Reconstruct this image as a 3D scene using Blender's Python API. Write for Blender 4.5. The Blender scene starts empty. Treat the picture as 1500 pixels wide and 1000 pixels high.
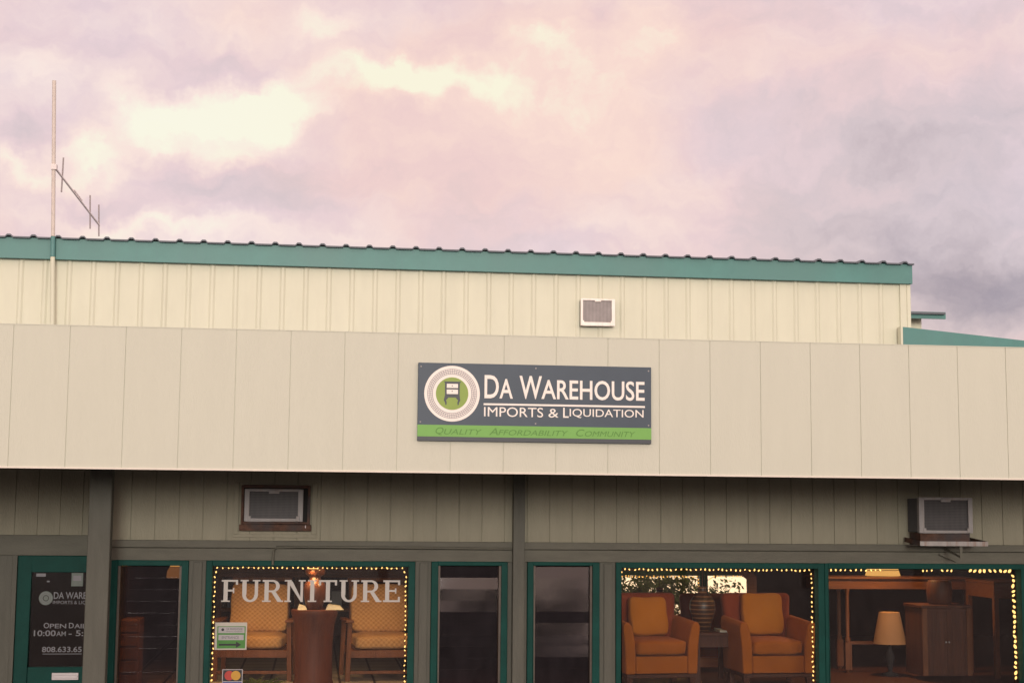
import bpy, bmesh, math, random
from mathutils import Vector, Matrix
random.seed(7)
S = bpy.context.scene
COL = S.collection
PI = math.pi
R = math.radians

# ------------------------------------------------------------------ camera
CAM = Vector((0, 0, 2.5))
FPX, PITCH, ROLL, YAW = 2238.0, 0.1129, 0.0084, 0.1284
fw = Vector((math.sin(YAW)*math.cos(PITCH), math.cos(YAW)*math.cos(PITCH), math.sin(PITCH)))
r0 = Vector((math.cos(YAW), -math.sin(YAW), 0)); u0 = r0.cross(fw)
rt = r0*math.cos(ROLL) + u0*math.sin(ROLL); up = -r0*math.sin(ROLL) + u0*math.cos(ROLL)
cd = bpy.data.cameras.new('camera'); cam = bpy.data.objects.new('camera', cd); COL.objects.link(cam)
cd.sensor_width = 36; cd.lens = 36*FPX/1500; cd.clip_end = 3000; cd.clip_start = .1
cam.matrix_world = Matrix(((rt.x, up.x, -fw.x, CAM.x), (rt.y, up.y, -fw.y, CAM.y), (rt.z, up.z, -fw.z, CAM.z), (0, 0, 0, 1)))
S.camera = cam

def ray(px, py): return (fw*FPX + rt*(px-750) + up*(500-py)).normalized()
def at(px, py, Y):
    """the point of the plane y = Y seen at photograph pixel (px, py)"""
    d = ray(px, py); return CAM + d*(Y/d.y)
def X(px, py, Y): return at(px, py, Y).x
def Z(px, py, Y): return at(px, py, Y).z

# ------------------------------------------------------------------ materials
def s2l(c):
    return tuple(((v/255)/12.92 if v/255 <= .04045 else (((v/255)+.055)/1.055)**2.4) for v in c)
class NG:
    def __init__(s, nt): s.nt = nt
    def n(s, typ, **kw):
        n = s.nt.nodes.new(typ)
        for k, v in kw.items():
            if k == 'inp':
                for kk, vv in v.items():
                    if isinstance(vv, bpy.types.NodeSocket): s.nt.links.new(vv, n.inputs[kk])
                    else: n.inputs[kk].default_value = vv
            else: setattr(n, k, v)
        return n
    def math(s, op, a, b=0.0, c=0.0):
        n = s.nt.nodes.new('ShaderNodeMath'); n.operation = op
        for i, v in enumerate((a, b, c)):
            if isinstance(v, bpy.types.NodeSocket): s.nt.links.new(v, n.inputs[i])
            else: n.inputs[i].default_value = v
        return n.outputs[0]
    def mix(s, f, a, b, blend='MIX'):
        n = s.nt.nodes.new('ShaderNodeMix'); n.data_type = 'RGBA'; n.blend_type = blend
        for i, v in ((0, f), (6, a), (7, b)):
            if isinstance(v, bpy.types.NodeSocket): s.nt.links.new(v, n.inputs[i])
            elif i == 0: n.inputs[i].default_value = v
            else: n.inputs[i].default_value = (*v[:3], 1)
        return n.outputs[2]
    def ramp(s, f, stops):
        n = s.nt.nodes.new('ShaderNodeValToRGB'); e = n.color_ramp.elements
        while len(e) > 1: e.remove(e[-1])
        e[0].position = stops[0][0]; e[0].color = (*stops[0][1][:3], 1)
        for p, c in stops[1:]:
            k = e.new(p); k.color = (*c[:3], 1)
        s.nt.links.new(f, n.inputs[0]); return n.outputs[0]

def new_mat(name):
    m = bpy.data.materials.new(name); m.use_nodes = True; m.node_tree.nodes.clear(); return m, NG(m.node_tree)

def paint(name, col, rough=.6, var=.10, scale=3.0, stretch=(1, 1, 1), dirt=None, dirt_amt=.0, bump=.0, bscale=60, metallic=0, spec=.4, tone=None, coat=0):
    """painted / solid surface: base colour with mottling, optional streaky stains and a fine bump"""
    m, g = new_mat(name)
    tc = g.n('ShaderNodeTexCoord').outputs['Object']
    mp = g.n('ShaderNodeMapping', inp={'Vector': tc, 'Scale': stretch}).outputs[0]
    n1 = g.n('ShaderNodeTexNoise', inp={'Vector': mp, 'Scale': scale, 'Detail': 6, 'Roughness': .62}).outputs[0]
    lo = tuple(c*(1-var) for c in col); hi = tuple(min(1, c*(1+var)) for c in col)
    c = g.ramp(n1, [(.3, lo), (.7, hi)])
    if tone:
        n3 = g.n('ShaderNodeTexNoise', inp={'Vector': tc, 'Scale': scale*.35, 'Detail': 3}).outputs[0]
        c = g.mix(g.ramp(n3, [(.42, (0, 0, 0)), (.65, (1, 1, 1))]), c, tone)
    if dirt:
        mp2 = g.n('ShaderNodeMapping', inp={'Vector': tc, 'Scale': (9, 9, .7)}).outputs[0]
        n2 = g.n('ShaderNodeTexNoise', inp={'Vector': mp2, 'Scale': 2.2, 'Detail': 7, 'Roughness': .7}).outputs[0]
        f = g.ramp(n2, [(.5, (0, 0, 0)), (.78, (dirt_amt,)*3)])
        c = g.mix(f, c, dirt)
    b = g.n('ShaderNodeBsdfPrincipled', inp={'Base Color': c, 'Roughness': rough, 'Metallic': metallic, 'Specular IOR Level': spec, 'Coat Weight': coat})
    if bump:
        nb = g.n('ShaderNodeTexNoise', inp={'Vector': mp, 'Scale': bscale, 'Detail': 4}).outputs[0]
        bp = g.n('ShaderNodeBump', inp={'Height': nb, 'Strength': bump, 'Distance': .01}).outputs[0]
        g.nt.links.new(bp, b.inputs['Normal'])
    o = g.n('ShaderNodeOutputMaterial'); g.nt.links.new(b.outputs[0], o.inputs[0])
    return m

def wood(name, dark, light, rough=.55, axis='z', scale=1.0):
    m, g = new_mat(name)
    tc = g.n('ShaderNodeTexCoord').outputs['Object']
    st = {'z': (14, 14, 1.2), 'x': (1.2, 14, 14)}[axis]
    mp = g.n('ShaderNodeMapping', inp={'Vector': tc, 'Scale': tuple(v*scale for v in st)}).outputs[0]
    n1 = g.n('ShaderNodeTexNoise', inp={'Vector': mp, 'Scale': 2.0, 'Detail': 8, 'Roughness': .65, 'Distortion': .6}).outputs[0]
    c = g.ramp(n1, [(.3, dark), (.7, light)])
    b = g.n('ShaderNodeBsdfPrincipled', inp={'Base Color': c, 'Roughness': rough, 'Specular IOR Level': .25})
    bp = g.n('ShaderNodeBump', inp={'Height': n1, 'Strength': .15, 'Distance': .004}).outputs[0]
    g.nt.links.new(bp, b.inputs['Normal'])
    o = g.n('ShaderNodeOutputMaterial'); g.nt.links.new(b.outputs[0], o.inputs[0])
    return m

def fabric(name, a, b_, cell=.02, kind='weave', rough=.95):
    m, g = new_mat(name)
    tc = g.n('ShaderNodeTexCoord').outputs['Object']
    n1 = g.n('ShaderNodeTexNoise', inp={'Vector': tc, 'Scale': 5, 'Detail': 5}).outputs[0]
    fine = g.n('ShaderNodeTexNoise', inp={'Vector': tc, 'Scale': 260, 'Detail': 2}).outputs[0]
    if kind == 'weave':
        sx = g.n('ShaderNodeSeparateXYZ', inp={'Vector': tc})
        wx = g.math('SINE', g.math('MULTIPLY', sx.outputs[0], 2*PI/cell)); wz = g.math('SINE', g.math('MULTIPLY', g.math('ADD', sx.outputs[2], sx.outputs[1]), 2*PI/cell))
        h = g.math('MULTIPLY_ADD', g.math('MULTIPLY', wx, wz), .5, .5)
    else:
        h = fine
    f = g.math('ADD', g.math('MULTIPLY', h, .6), g.math('MULTIPLY', n1, .6))
    c = g.ramp(f, [(.25, a), (.85, b_)])
    b = g.n('ShaderNodeBsdfPrincipled', inp={'Base Color': c, 'Roughness': rough, 'Specular IOR Level': .15, 'Sheen Weight': .04})
    bp = g.n('ShaderNodeBump', inp={'Height': g.math('ADD', h, n1), 'Strength': .35, 'Distance': .006}).outputs[0]
    g.nt.links.new(bp, b.inputs['Normal'])
    o = g.n('ShaderNodeOutputMaterial'); g.nt.links.new(b.outputs[0], o.inputs[0])
    return m

def glow(name, col, strength):
    m, g = new_mat(name)
    e = g.n('ShaderNodeEmission', inp={'Color': (*col, 1), 'Strength': strength})
    o = g.n('ShaderNodeOutputMaterial'); g.nt.links.new(e.outputs[0], o.inputs[0]); return m

def glass(name, tint=(.92, .95, .95), wav=.0, ior=1.42, rough=.02, haze=(.34, .25, .25), haze_amt=.02):
    m, g = new_mat(name)
    t = g.n('ShaderNodeBsdfTransparent', inp={'Color': (*tint, 1)})
    gl = g.n('ShaderNodeBsdfGlossy', inp={'Roughness': rough, 'Color': (1, 1, 1, 1)})
    fr = g.n('ShaderNodeFresnel', inp={'IOR': ior})
    if wav:
        tc = g.n('ShaderNodeTexCoord').outputs['Object']
        nb = g.n('ShaderNodeTexNoise', inp={'Vector': tc, 'Scale': 4, 'Detail': 2}).outputs[0]
        bp = g.n('ShaderNodeBump', inp={'Height': nb, 'Strength': wav, 'Distance': .01}).outputs[0]
        g.nt.links.new(bp, gl.inputs['Normal'])
    mx = g.n('ShaderNodeMixShader', inp={'Fac': fr.outputs[0]})
    g.nt.links.new(t.outputs[0], mx.inputs[1]); g.nt.links.new(gl.outputs[0], mx.inputs[2])
    tcd = g.n('ShaderNodeTexCoord').outputs['Object']                       # painted haze: a mottled pale veil that lifts the dark interior
    md = g.n('ShaderNodeMapping', inp={'Vector': tcd, 'Scale': (3, 3, 1.2)}).outputs[0]
    nd = g.n('ShaderNodeTexNoise', inp={'Vector': md, 'Scale': 3, 'Detail': 7, 'Roughness': .65}).outputs[0]
    df = g.n('ShaderNodeBsdfDiffuse', inp={'Color': (*haze, 1)})
    m2 = g.n('ShaderNodeMixShader', inp={'Fac': g.ramp(nd, [(.3, (haze_amt*.55,)*3), (.75, (haze_amt*1.5,)*3)])})
    g.nt.links.new(mx.outputs[0], m2.inputs[1]); g.nt.links.new(df.outputs[0], m2.inputs[2])
    o = g.n('ShaderNodeOutputMaterial'); g.nt.links.new(m2.outputs[0], o.inputs[0]); return m

M = {}
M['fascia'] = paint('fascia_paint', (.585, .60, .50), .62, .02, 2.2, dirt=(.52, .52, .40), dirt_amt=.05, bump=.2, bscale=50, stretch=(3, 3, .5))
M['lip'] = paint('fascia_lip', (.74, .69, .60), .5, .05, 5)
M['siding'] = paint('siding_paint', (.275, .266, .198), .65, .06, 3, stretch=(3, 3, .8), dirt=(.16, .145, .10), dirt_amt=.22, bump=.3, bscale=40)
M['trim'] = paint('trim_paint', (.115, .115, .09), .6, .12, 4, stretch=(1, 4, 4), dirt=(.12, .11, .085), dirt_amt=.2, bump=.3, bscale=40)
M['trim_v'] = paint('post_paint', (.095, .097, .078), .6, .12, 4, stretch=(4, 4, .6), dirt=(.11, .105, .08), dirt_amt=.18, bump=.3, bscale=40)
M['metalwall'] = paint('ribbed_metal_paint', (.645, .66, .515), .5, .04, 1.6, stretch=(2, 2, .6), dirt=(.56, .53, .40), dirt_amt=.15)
M['teal'] = paint('teal_metal_paint', (.078, .235, .215), .45, .10, 2.2, dirt=(.085, .205, .215), dirt_amt=.5, tone=(.088, .228, .21))
M['tealwood'] = paint('teal_frame_paint', (.0035, .055, .045), .55, .16, 5, spec=.15, bump=.2, bscale=60)
M['roof'] = paint('roof_metal', (.10, .115, .135), .5, .12, 2)
M['dark'] = paint('dark_void', (.02, .018, .018), .8, .1, 3)
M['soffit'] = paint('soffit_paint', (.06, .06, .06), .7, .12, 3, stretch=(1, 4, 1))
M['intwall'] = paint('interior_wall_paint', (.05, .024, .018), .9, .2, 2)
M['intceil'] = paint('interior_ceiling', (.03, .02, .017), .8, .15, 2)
M['concrete'] = paint('concrete', (.15, .145, .135), .85, .15, 2, bump=.3, bscale=30)
M['white'] = paint('white_vinyl', (.52, .50, .465), .5, .03, 6)
M['signwhite'] = paint('sign_white', (.86, .82, .76), .5, .02, 6)
M['slate'] = paint('sign_slate', (.043, .066, .094), .45, .08, 5)
M['ringgrey'] = paint('sign_grey', (.27, .25, .28), .5, .04, 20)
M['slate2'] = paint('sign_slate_edge', (.05, .06, .07), .45, .05, 5)
M['lime'] = paint('sign_lime', (.17, .41, .085), .5, .04, 5)
M['olive'] = paint('sign_olive', (.25, .36, .07), .5, .04, 5)
M['dkgreen'] = paint('sign_dark_green', (.085, .24, .035), .5, .04, 5)
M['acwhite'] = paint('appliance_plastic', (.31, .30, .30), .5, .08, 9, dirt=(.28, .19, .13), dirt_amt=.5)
M['acwhite_sunlit'] = paint('appliance_plastic_sunlit', (.92, .87, .80), .5, .03, 9, dirt=(.55, .33, .18), dirt_amt=.35)  # sunlit copy of the appliance plastic, the sun put into its colour
M['acgrille_dark'] = None
M['accase'] = paint('appliance_case', (.10, .105, .12), .55, .15, 9)
M['rust'] = paint('rusty_wood', (.10, .05, .033), .8, .4, 14, tone=(.06, .05, .05), bump=.4)
M['tray'] = paint('galvanised_tray', (.33, .32, .31), .45, .15, 12, dirt=(.20, .075, .03), dirt_amt=.95, metallic=.2)
M['mast'] = paint('mast_paint', (.62, .56, .50), .5, .08, 8)
M['mast_teal'] = paint('mast_teal_paint', (.10, .25, .24), .5, .08, 8)
M['alu'] = paint('aluminium_element', (.80, .74, .72), .6, .1, 20, metallic=0)
M['rod'] = paint('antenna_rod', (.34, .30, .30), .6, .1, 20)
M['conduit'] = paint('conduit_paint', (.185, .175, .145), .6, .1, 6)
M['jal_rail'] = paint('louver_rail', (.095, .075, .062), .5, .2, 10, metallic=.3)
M['wire'] = paint('light_cord', (.05, .035, .015), .6, .1, 20)
M['bulb'] = glow('fairy_bulb_glow', (1, .54, .155), 2.9)
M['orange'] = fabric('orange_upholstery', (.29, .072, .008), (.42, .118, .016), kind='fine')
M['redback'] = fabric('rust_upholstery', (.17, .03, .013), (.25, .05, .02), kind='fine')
M['pillow'] = fabric('amber_cushion', (.36, .115, .012), (.48, .165, .022), kind='fine')
M['rattan'] = fabric('woven_tan', (.36, .185, .07), (.54, .29, .12), cell=.05)
M['wood_dk'] = wood('dark_wood', (.04, .012, .006), (.095, .028, .012))
M['wood_md'] = wood('brown_wood', (.10, .032, .012), (.20, .07, .026), axis='x')
M['wood_mv'] = wood('brown_wood_upright', (.10, .032, .012), (.20, .07, .026))
M['wood_lt'] = wood('chest_wood', (.26, .11, .04), (.42, .20, .075), axis='x')
M['vase'] = paint('glazed_vase', (.10, .034, .018), .3, .3, 8)
M['pedestal'] = wood('red_brown_wood', (.055, .014, .008), (.11, .03, .014))
M['paper'] = paint('paper', (.40, .38, .33), .7, .04, 8)
M['shade'] = paint('unlit_lampshade', (.38, .19, .085), .8, .05, 8)
M['shade_lit'] = glow('lit_lampshade', (1, .47, .12), .95)
M['lamp_on'] = glow('lamp_glow', (1, .50, .14), 2.6)
M['neon'] = glow('dim_neon', (.5, .10, .30), .10)
M['bark'] = paint('bark', (.10, .075, .055), .9, .25, 8, bump=.6, bscale=20)
M['glass'] = glass('window_glass')
M['louver'] = glass('louver_glass', (.40, .36, .40), .08, 1.42, .07, (.25, .22, .25), .05)  # tint darkened to stand for the dim room behind the blades
M['stickpale'] = paint('sticker_pale', (.52, .50, .44), .6, .04, 20)
M['stickgrey'] = paint('sticker_grey', (.42, .41, .42), .6, .04, 20)
M['stickgreen'] = paint('sticker_green', (.07, .24, .05), .6, .06, 20)
M['stickdark'] = paint('sticker_dark', (.03, .03, .035), .6, .04, 20)
M['cardred'] = paint('card_red', (.45, .04, .03), .5, .04, 20)
M['cardgold'] = paint('card_gold', (.55, .30, .03), .5, .04, 20)
M['cardblue'] = paint('card_blue', (.06, .08, .28), .5, .04, 20)
M['doortext'] = paint('door_vinyl', (.24, .24, .26), .6, .08, 30)
M['doordisc'] = paint('door_disc', (.16, .19, .175), .6, .08, 30)
M['slot'] = paint('mail_slot_metal', (.45, .41, .42), .35, .05, 20, metallic=.3)

for gname, glo, ghi in (('grille', (.14, .125, .125), (.36, .33, .32)), ('acgrille_dark', (.028, .028, .032), (.075, .072, .073))):  # pale copy for the sunlit unit, dark copy for the shaded ones
  m, g = new_mat('air_grille'); M[gname] = m
  tc = g.n('ShaderNodeTexCoord').outputs['Object']
  sx = g.n('ShaderNodeSeparateXYZ', inp={'Vector': tc})
  w = g.math('SINE', g.math('MULTIPLY', sx.outputs[2], 2*PI/.014))
  w2 = g.math('SINE', g.math('MULTIPLY', sx.outputs[0], 2*PI/.05))
  nz = g.n('ShaderNodeTexNoise', inp={'Vector': tc, 'Scale': 9, 'Detail': 5}).outputs[0]
  f = g.math('ADD', g.math('MULTIPLY_ADD', w, .22, .3), g.math('MULTIPLY', nz, .5))
  f = g.math('ADD', f, g.math('MULTIPLY', w2, .05))
  b = g.n('ShaderNodeBsdfPrincipled', inp={'Base Color': g.ramp(f, [(.2, glo), (.9, ghi)]), 'Roughness': .55, 'Metallic': .2})
  g.nt.links.new(b.outputs[0], g.n('ShaderNodeOutputMaterial').inputs[0])

m, g = new_mat('floor_tile'); M['tile'] = m
tc = g.n('ShaderNodeTexCoord').outputs['Object']
br = g.n('ShaderNodeTexBrick', offset=0.0, inp={'Vector': tc, 'Color1': (.50, .43, .37, 1), 'Color2': (.44, .38, .32, 1), 'Mortar': (.035, .028, .024, 1), 'Scale': 1.0, 'Mortar Size': .012, 'Brick Width': .33, 'Row Height': .33})
b = g.n('ShaderNodeBsdfPrincipled', inp={'Base Color': br.outputs[0], 'Roughness': .35})
g.nt.links.new(b.outputs[0], g.n('ShaderNodeOutputMaterial').inputs[0])

m, g = new_mat('asphalt'); M['asphalt'] = m
tc = g.n('ShaderNodeTexCoord').outputs['Object']
n1 = g.n('ShaderNodeTexNoise', inp={'Vector': tc, 'Scale': .6, 'Detail': 6}).outputs[0]; n2 = g.n('ShaderNodeTexNoise', inp={'Vector': tc, 'Scale': 80, 'Detail': 3}).outputs[0]
f = g.math('ADD', g.math('MULTIPLY', n1, .6), g.math('MULTIPLY', n2, .4))
b = g.n('ShaderNodeBsdfPrincipled', inp={'Base Color': g.ramp(f, [(.3, (.038, .036, .035)), (.7, (.065, .062, .06))]), 'Roughness': .9})
g.nt.links.new(b.outputs[0], g.n('ShaderNodeOutputMaterial').inputs[0])

m, g = new_mat('foliage'); M['leaf'] = m
gi = g.n('ShaderNodeNewGeometry'); oi = g.n('ShaderNodeTexNoise', inp={'Vector': g.n('ShaderNodeTexCoord').outputs['Object'], 'Scale': 1.4, 'Detail': 4}).outputs[0]
f = g.math('ADD', g.math('MULTIPLY', gi.outputs['Random Per Island'], .5), g.math('MULTIPLY', oi, .5))
lc = g.ramp(f, [(.25, (.035, .055, .016)), (.75, (.12, .15, .04))])
b = g.n('ShaderNodeBsdfPrincipled', inp={'Base Color': lc, 'Roughness': .65, 'Specular IOR Level': .2})
tr_s = g.n('ShaderNodeBsdfTranslucent', inp={'Color': lc}); mx = g.n('ShaderNodeMixShader', inp={'Fac': .5})
g.nt.links.new(b.outputs[0], mx.inputs[1]); g.nt.links.new(tr_s.outputs[0], mx.inputs[2])
g.nt.links.new(mx.outputs[0], g.n('ShaderNodeOutputMaterial').inputs[0])

m, g = new_mat('mirror_warm_tint'); M['mirror'] = m
b = g.n('ShaderNodeBsdfGlossy', inp={'Color': (.93, .80, .56, 1), 'Roughness': .0})  # amber tint puts the warm cream of the sky into the reflection
g.nt.links.new(b.outputs[0], g.n('ShaderNodeOutputMaterial').inputs[0])

m, g = new_mat('striped_vase'); M['stripes'] = m
tc = g.n('ShaderNodeTexCoord').outputs['Object']; sx = g.n('ShaderNodeSeparateXYZ', inp={'Vector': tc})
w = g.math('SINE', g.math('MULTIPLY', sx.outputs[2], 2*PI/.041))
nz = g.n('ShaderNodeTexNoise', inp={'Vector': tc, 'Scale': 14, 'Detail': 4}).outputs[0]
f = g.math('ADD', g.math('MULTIPLY_ADD', w, .5, .2), g.math('MULTIPLY', nz, .5))
b = g.n('ShaderNodeBsdfPrincipled', inp={'Base Color': g.ramp(f, [(.6, (.035, .014, .009)), (.95, (.22, .10, .04))]), 'Roughness': .4})
g.nt.links.new(b.outputs[0], g.n('ShaderNodeOutputMaterial').inputs[0])

# ------------------------------------------------------------------ mesh builder
WORLD = {}          # object name -> its origin in building coordinates at build time
class MB:
    def __init__(s): s.v = []; s.f = []; s.mi = []; s.sm = []
    def add(s, vs, fs, mi=0, smooth=False):
        o = len(s.v); s.v += [tuple(v) for v in vs]
        for f in fs: s.f.append(tuple(i+o for i in f)); s.mi.append(mi); s.sm.append(smooth)
        return s
    def box(s, x0, x1, y0, y1, z0, z1, mi=0):
        if x0 > x1: x0, x1 = x1, x0
        if y0 > y1: y0, y1 = y1, y0
        if z0 > z1: z0, z1 = z1, z0
        vs = [(x, y, z) for z in (z0, z1) for y in (y0, y1) for x in (x0, x1)]
        return s.add(vs, [(0, 2, 3, 1), (4, 5, 7, 6), (0, 1, 5, 4), (2, 6, 7, 3), (0, 4, 6, 2), (1, 3, 7, 5)], mi)
    def hexa(s, lo, hi, mi=0):
        """lo, hi: four points each, counter-clockwise seen from above"""
        return s.add(list(lo)+list(hi), [(3, 2, 1, 0), (4, 5, 6, 7), (0, 1, 5, 4), (1, 2, 6, 5), (2, 3, 7, 6), (3, 0, 4, 7)], mi)
    def bar(s, a, b, w, d, mi=0):
        """a square bar from a to b"""
        a = Vector(a); b = Vector(b); t = (b-a).normalized()
        h = Vector((0, 1, 0)) if abs(t.y) < .8 else Vector((1, 0, 0))
        p = t.cross(h).normalized(); q = t.cross(p).normalized()
        c = [(-1, -1), (1, -1), (1, 1), (-1, 1)]
        vs = [e + p*(i*w/2) + q*(j*d/2) for e in (a, b) for i, j in c]
        return s.add(vs, [(0, 1, 2, 3), (7, 6, 5, 4), (0, 4, 5, 1), (1, 5, 6, 2), (2, 6, 7, 3), (3, 7, 4, 0)], mi)
    def tube(s, pts, r, n=8, mi=0, r1=None):
        pts = [Vector(p) for p in pts]; rings = []
        for i, p in enumerate(pts):
            t = (pts[min(i+1, len(pts)-1)] - pts[max(i-1, 0)]).normalized()
            h = Vector((0, 0, 1)) if abs(t.z) < .8 else Vector((0, 1, 0))
            a = t.cross(h).normalized(); b = t.cross(a)
            rr = r if r1 is None else r + (r1-r)*i/(len(pts)-1)
            rings.append([p + a*(rr*math.cos(2*PI*k/n)) + b*(rr*math.sin(2*PI*k/n)) for k in range(n)])
        vs = [v for q in rings for v in q]; fs = []
        for i in range(len(pts)-1):
            for k in range(n): fs.append((i*n+k, i*n+(k+1) % n, (i+1)*n+(k+1) % n, (i+1)*n+k))
        s.add(vs, fs, mi, True)
        return s.add(rings[0]+rings[-1], [tuple(range(n)), tuple(reversed(range(n, 2*n)))], mi)
    def lathe(s, prof, c=(0, 0, 0), n=28, mi=0, smooth=True):
        vs = [(c[0]+r*math.cos(2*PI*k/n), c[1]+r*math.sin(2*PI*k/n), c[2]+z) for r, z in prof for k in range(n)]; fs = []
        for i in range(len(prof)-1):
            for k in range(n): fs.append((i*n+k, i*n+(k+1) % n, (i+1)*n+(k+1) % n, (i+1)*n+k))
        s.add(vs, fs, mi, smooth)
        return s.add(vs[:n]+vs[-n:], [tuple(reversed(range(n))), tuple(range(n, 2*n))], mi)
    def prism_xz(s, poly, y0, y1, mi=0):
        """polygon in the x-z plane (counter-clockwise seen from -y), from y0 (front) to y1"""
        n = len(poly); vs = [(x, y0, z) for x, z in poly] + [(x, y1, z) for x, z in poly]
        fs = [tuple(range(n)), tuple(reversed(range(n, 2*n)))] + [(i, i+n, (i+1) % n+n, (i+1) % n) for i in range(n)]
        return s.add(vs, fs, mi)
    def prism_yz(s, poly, x0, x1, mi=0):
        n = len(poly); vs = [(x0, y, z) for y, z in poly] + [(x1, y, z) for y, z in poly]
        fs = [tuple(reversed(range(n))), tuple(range(n, 2*n))] + [(i, (i+1) % n, (i+1) % n+n, i+n) for i in range(n)]
        return s.add(vs, fs, mi)
    def ring_xz(s, cx, cz, ro, ri, y0, y1, n=64, mi=0, a0=0., a1=2*PI, sz=1.0):
        full = abs(a1-a0-2*PI) < 1e-6; k = n if full else n+1; vs = []
        for i in range(k):
            a = a0+(a1-a0)*i/n
            for r, y in ((ro, y0), (ri, y0), (ro, y1), (ri, y1)): vs.append((cx+r*math.cos(a), y, cz+r*math.sin(a)*sz))
        fs = []
        for i in range(n):
            p = i*4; q = ((i+1) % k)*4
            fs += [(p, p+1, q+1, q), (p+2, q+2, q+3, p+3), (p, q, q+2, p+2), (p+1, p+3, q+3, q+1)]
        return s.add(vs, fs, mi)
    def disc_xz(s, cx, cz, r, y0, y1, n=48, mi=0):
        return s.prism_xz([(cx+r*math.cos(2*PI*k/n), cz+r*math.sin(2*PI*k/n)) for k in range(n)], y0, y1, mi)
    def profile_z(s, prof, depth, z0, z1, mi=0):
        """a front profile [(x, y)] left to right, run from z0 to z1 and closed at the back plane y = depth"""
        n = len(prof); a = [(x, y, z0) for x, y in prof] + [(prof[-1][0], depth, z0), (prof[0][0], depth, z0)]
        b = [(x, y, z1) for x, y, _ in a]; k = n+2
        fs = [(i, i+1, i+1+k, i+k) for i in range(k-1)] + [(k-1, 0, k, 2*k-1)]
        for i in range(n-1): pass
        s.add(a+b, fs, mi)
        # caps as strips back to the rear plane
        for z, rev in ((z0, True), (z1, False)):
            vs = [(x, y, z) for x, y in prof] + [(x, depth, z) for x, y in prof]
            s.add(vs, [((i, i+n, i+1+n, i+1) if rev else (i, i+1, i+1+n, i+n)) for i in range(n-1) if prof[i+1][0]-prof[i][0] > 1e-6], mi)
        return s
    def build(s, name, mats, parent=None, origin=None, bevel=0, smooth=False, seg=2, sub=0):
        me = bpy.data.meshes.new(name)
        if origin is None:
            xs = list(zip(*s.v)); origin = Vector([(min(a)+max(a))/2 for a in xs])
        origin = Vector(origin)
        me.from_pydata([tuple(Vector(v)-origin) for v in s.v], [], s.f)
        for mm in (mats if isinstance(mats, (list, tuple)) else [mats]): me.materials.append(mm)
        me.polygons.foreach_set('material_index', s.mi)
        me.polygons.foreach_set('use_smooth', [x or smooth for x in s.sm]); me.update()
        o = bpy.data.objects.new(name, me); COL.objects.link(o)
        WORLD[o.name] = origin
        if parent: o.parent = parent; o.location = origin - WORLD[parent.name]
        else: o.location = origin
        if bevel:
            bm = bmesh.new(); bm.from_mesh(me); bmesh.ops.remove_doubles(bm, verts=bm.verts, dist=1e-6); bm.to_mesh(me); bm.free()
            b = o.modifiers.new('bevel', 'BEVEL'); b.width = bevel; b.segments = seg; b.limit_method = 'ANGLE'; b.angle_limit = R(35)
            if seg > 2:
                for p in me.polygons: p.use_smooth = True
                o.modifiers.new('wn', 'WEIGHTED_NORMAL').keep_sharp = True
        return o

def tag(o, label, cat, group=None, kind=None):
    o['label'] = label; o['category'] = cat
    if group: o['group'] = group
    if kind: o['kind'] = kind
    return o
def thing(name, label, cat, loc, group=None):
    o = bpy.data.objects.new(name, None); COL.objects.link(o); o.location = loc; WORLD[o.name] = Vector(loc); o.empty_display_size = .2
    return tag(o, label, cat, group)
def struct(o): o['kind'] = 'structure'; return o
def copy_tree(o, parent=None):
    c = o.copy(); COL.objects.link(c)
    if parent: c.parent = parent
    for ch in [k for k in COL.objects if k.parent == o]: copy_tree(ch, c)
    return c
def frame_boxes(mb, x0, x1, z0, z1, wl, wr, wt, wb, y0, y1, mi=0):
    """a rectangular frame of four butted members"""
    mb.box(x0, x0+wl, y0, y1, z0, z1, mi); mb.box(x1-wr, x1, y0, y1, z0, z1, mi)
    mb.box(x0+wl, x1-wr, y0, y1, z1-wt, z1, mi)
    if wb: mb.box(x0+wl, x1-wr, y0, y1, z0, z0+wb, mi)
    return mb

# text: a font curve turned to mesh and fitted to a box on a vertical plane
def text_into(mb, txt, x0, x1, z0, z1, yf, depth=.002, bold=0.0, shear=0.0, mi=0, res=4):
    cu = bpy.data.curves.new('t', 'FONT'); cu.body = txt; cu.offset = bold; cu.shear = shear; cu.resolution_u = res; cu.extrude = .5
    cu.space_character = 1.0
    o = bpy.data.objects.new('t', cu); COL.objects.link(o)
    dg = bpy.context.evaluated_depsgraph_get(); me = bpy.data.meshes.new_from_object(o.evaluated_get(dg))
    xs = [v.co.x for v in me.vertices]; ys = [v.co.y for v in me.vertices]
    ax, bx, ay, by = min(xs), max(xs), min(ys), max(ys)
    vs = [(x0+(v.co.x-ax)/(bx-ax)*(x1-x0), yf + (0 if v.co.z > 0 else depth), z0+(v.co.y-ay)/(by-ay)*(z1-z0)) for v in me.vertices]
    mb.add(vs, [tuple(p.vertices) for p in me.polygons], mi)
    bpy.data.objects.remove(o); bpy.data.curves.remove(cu); bpy.data.meshes.remove(me)

# ------------------------------------------------------------------ ground
MB().box(-400, 400, -600, 300, -.6, -.12).build('ground', M['asphalt']); struct(bpy.data.objects['ground'])
MB().box(-14, 20, 11.2, 20, -.119, 0).build('sidewalk', M['concrete'], bevel=.02); struct(bpy.data.objects['sidewalk'])

# ------------------------------------------------------------------ the store building
YF, YW, YU, YR = 11.613, 13.613, 20.7, 14.7       # fascia, shop front, upper metal wall, recessed entry wall
XL, XR = -6.5, 11.5
store = thing('store_building', 'cream storefront with plain board canopy fascia, shop windows and ribbed metal upper storey', 'building', (2, YW, 0))

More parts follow.
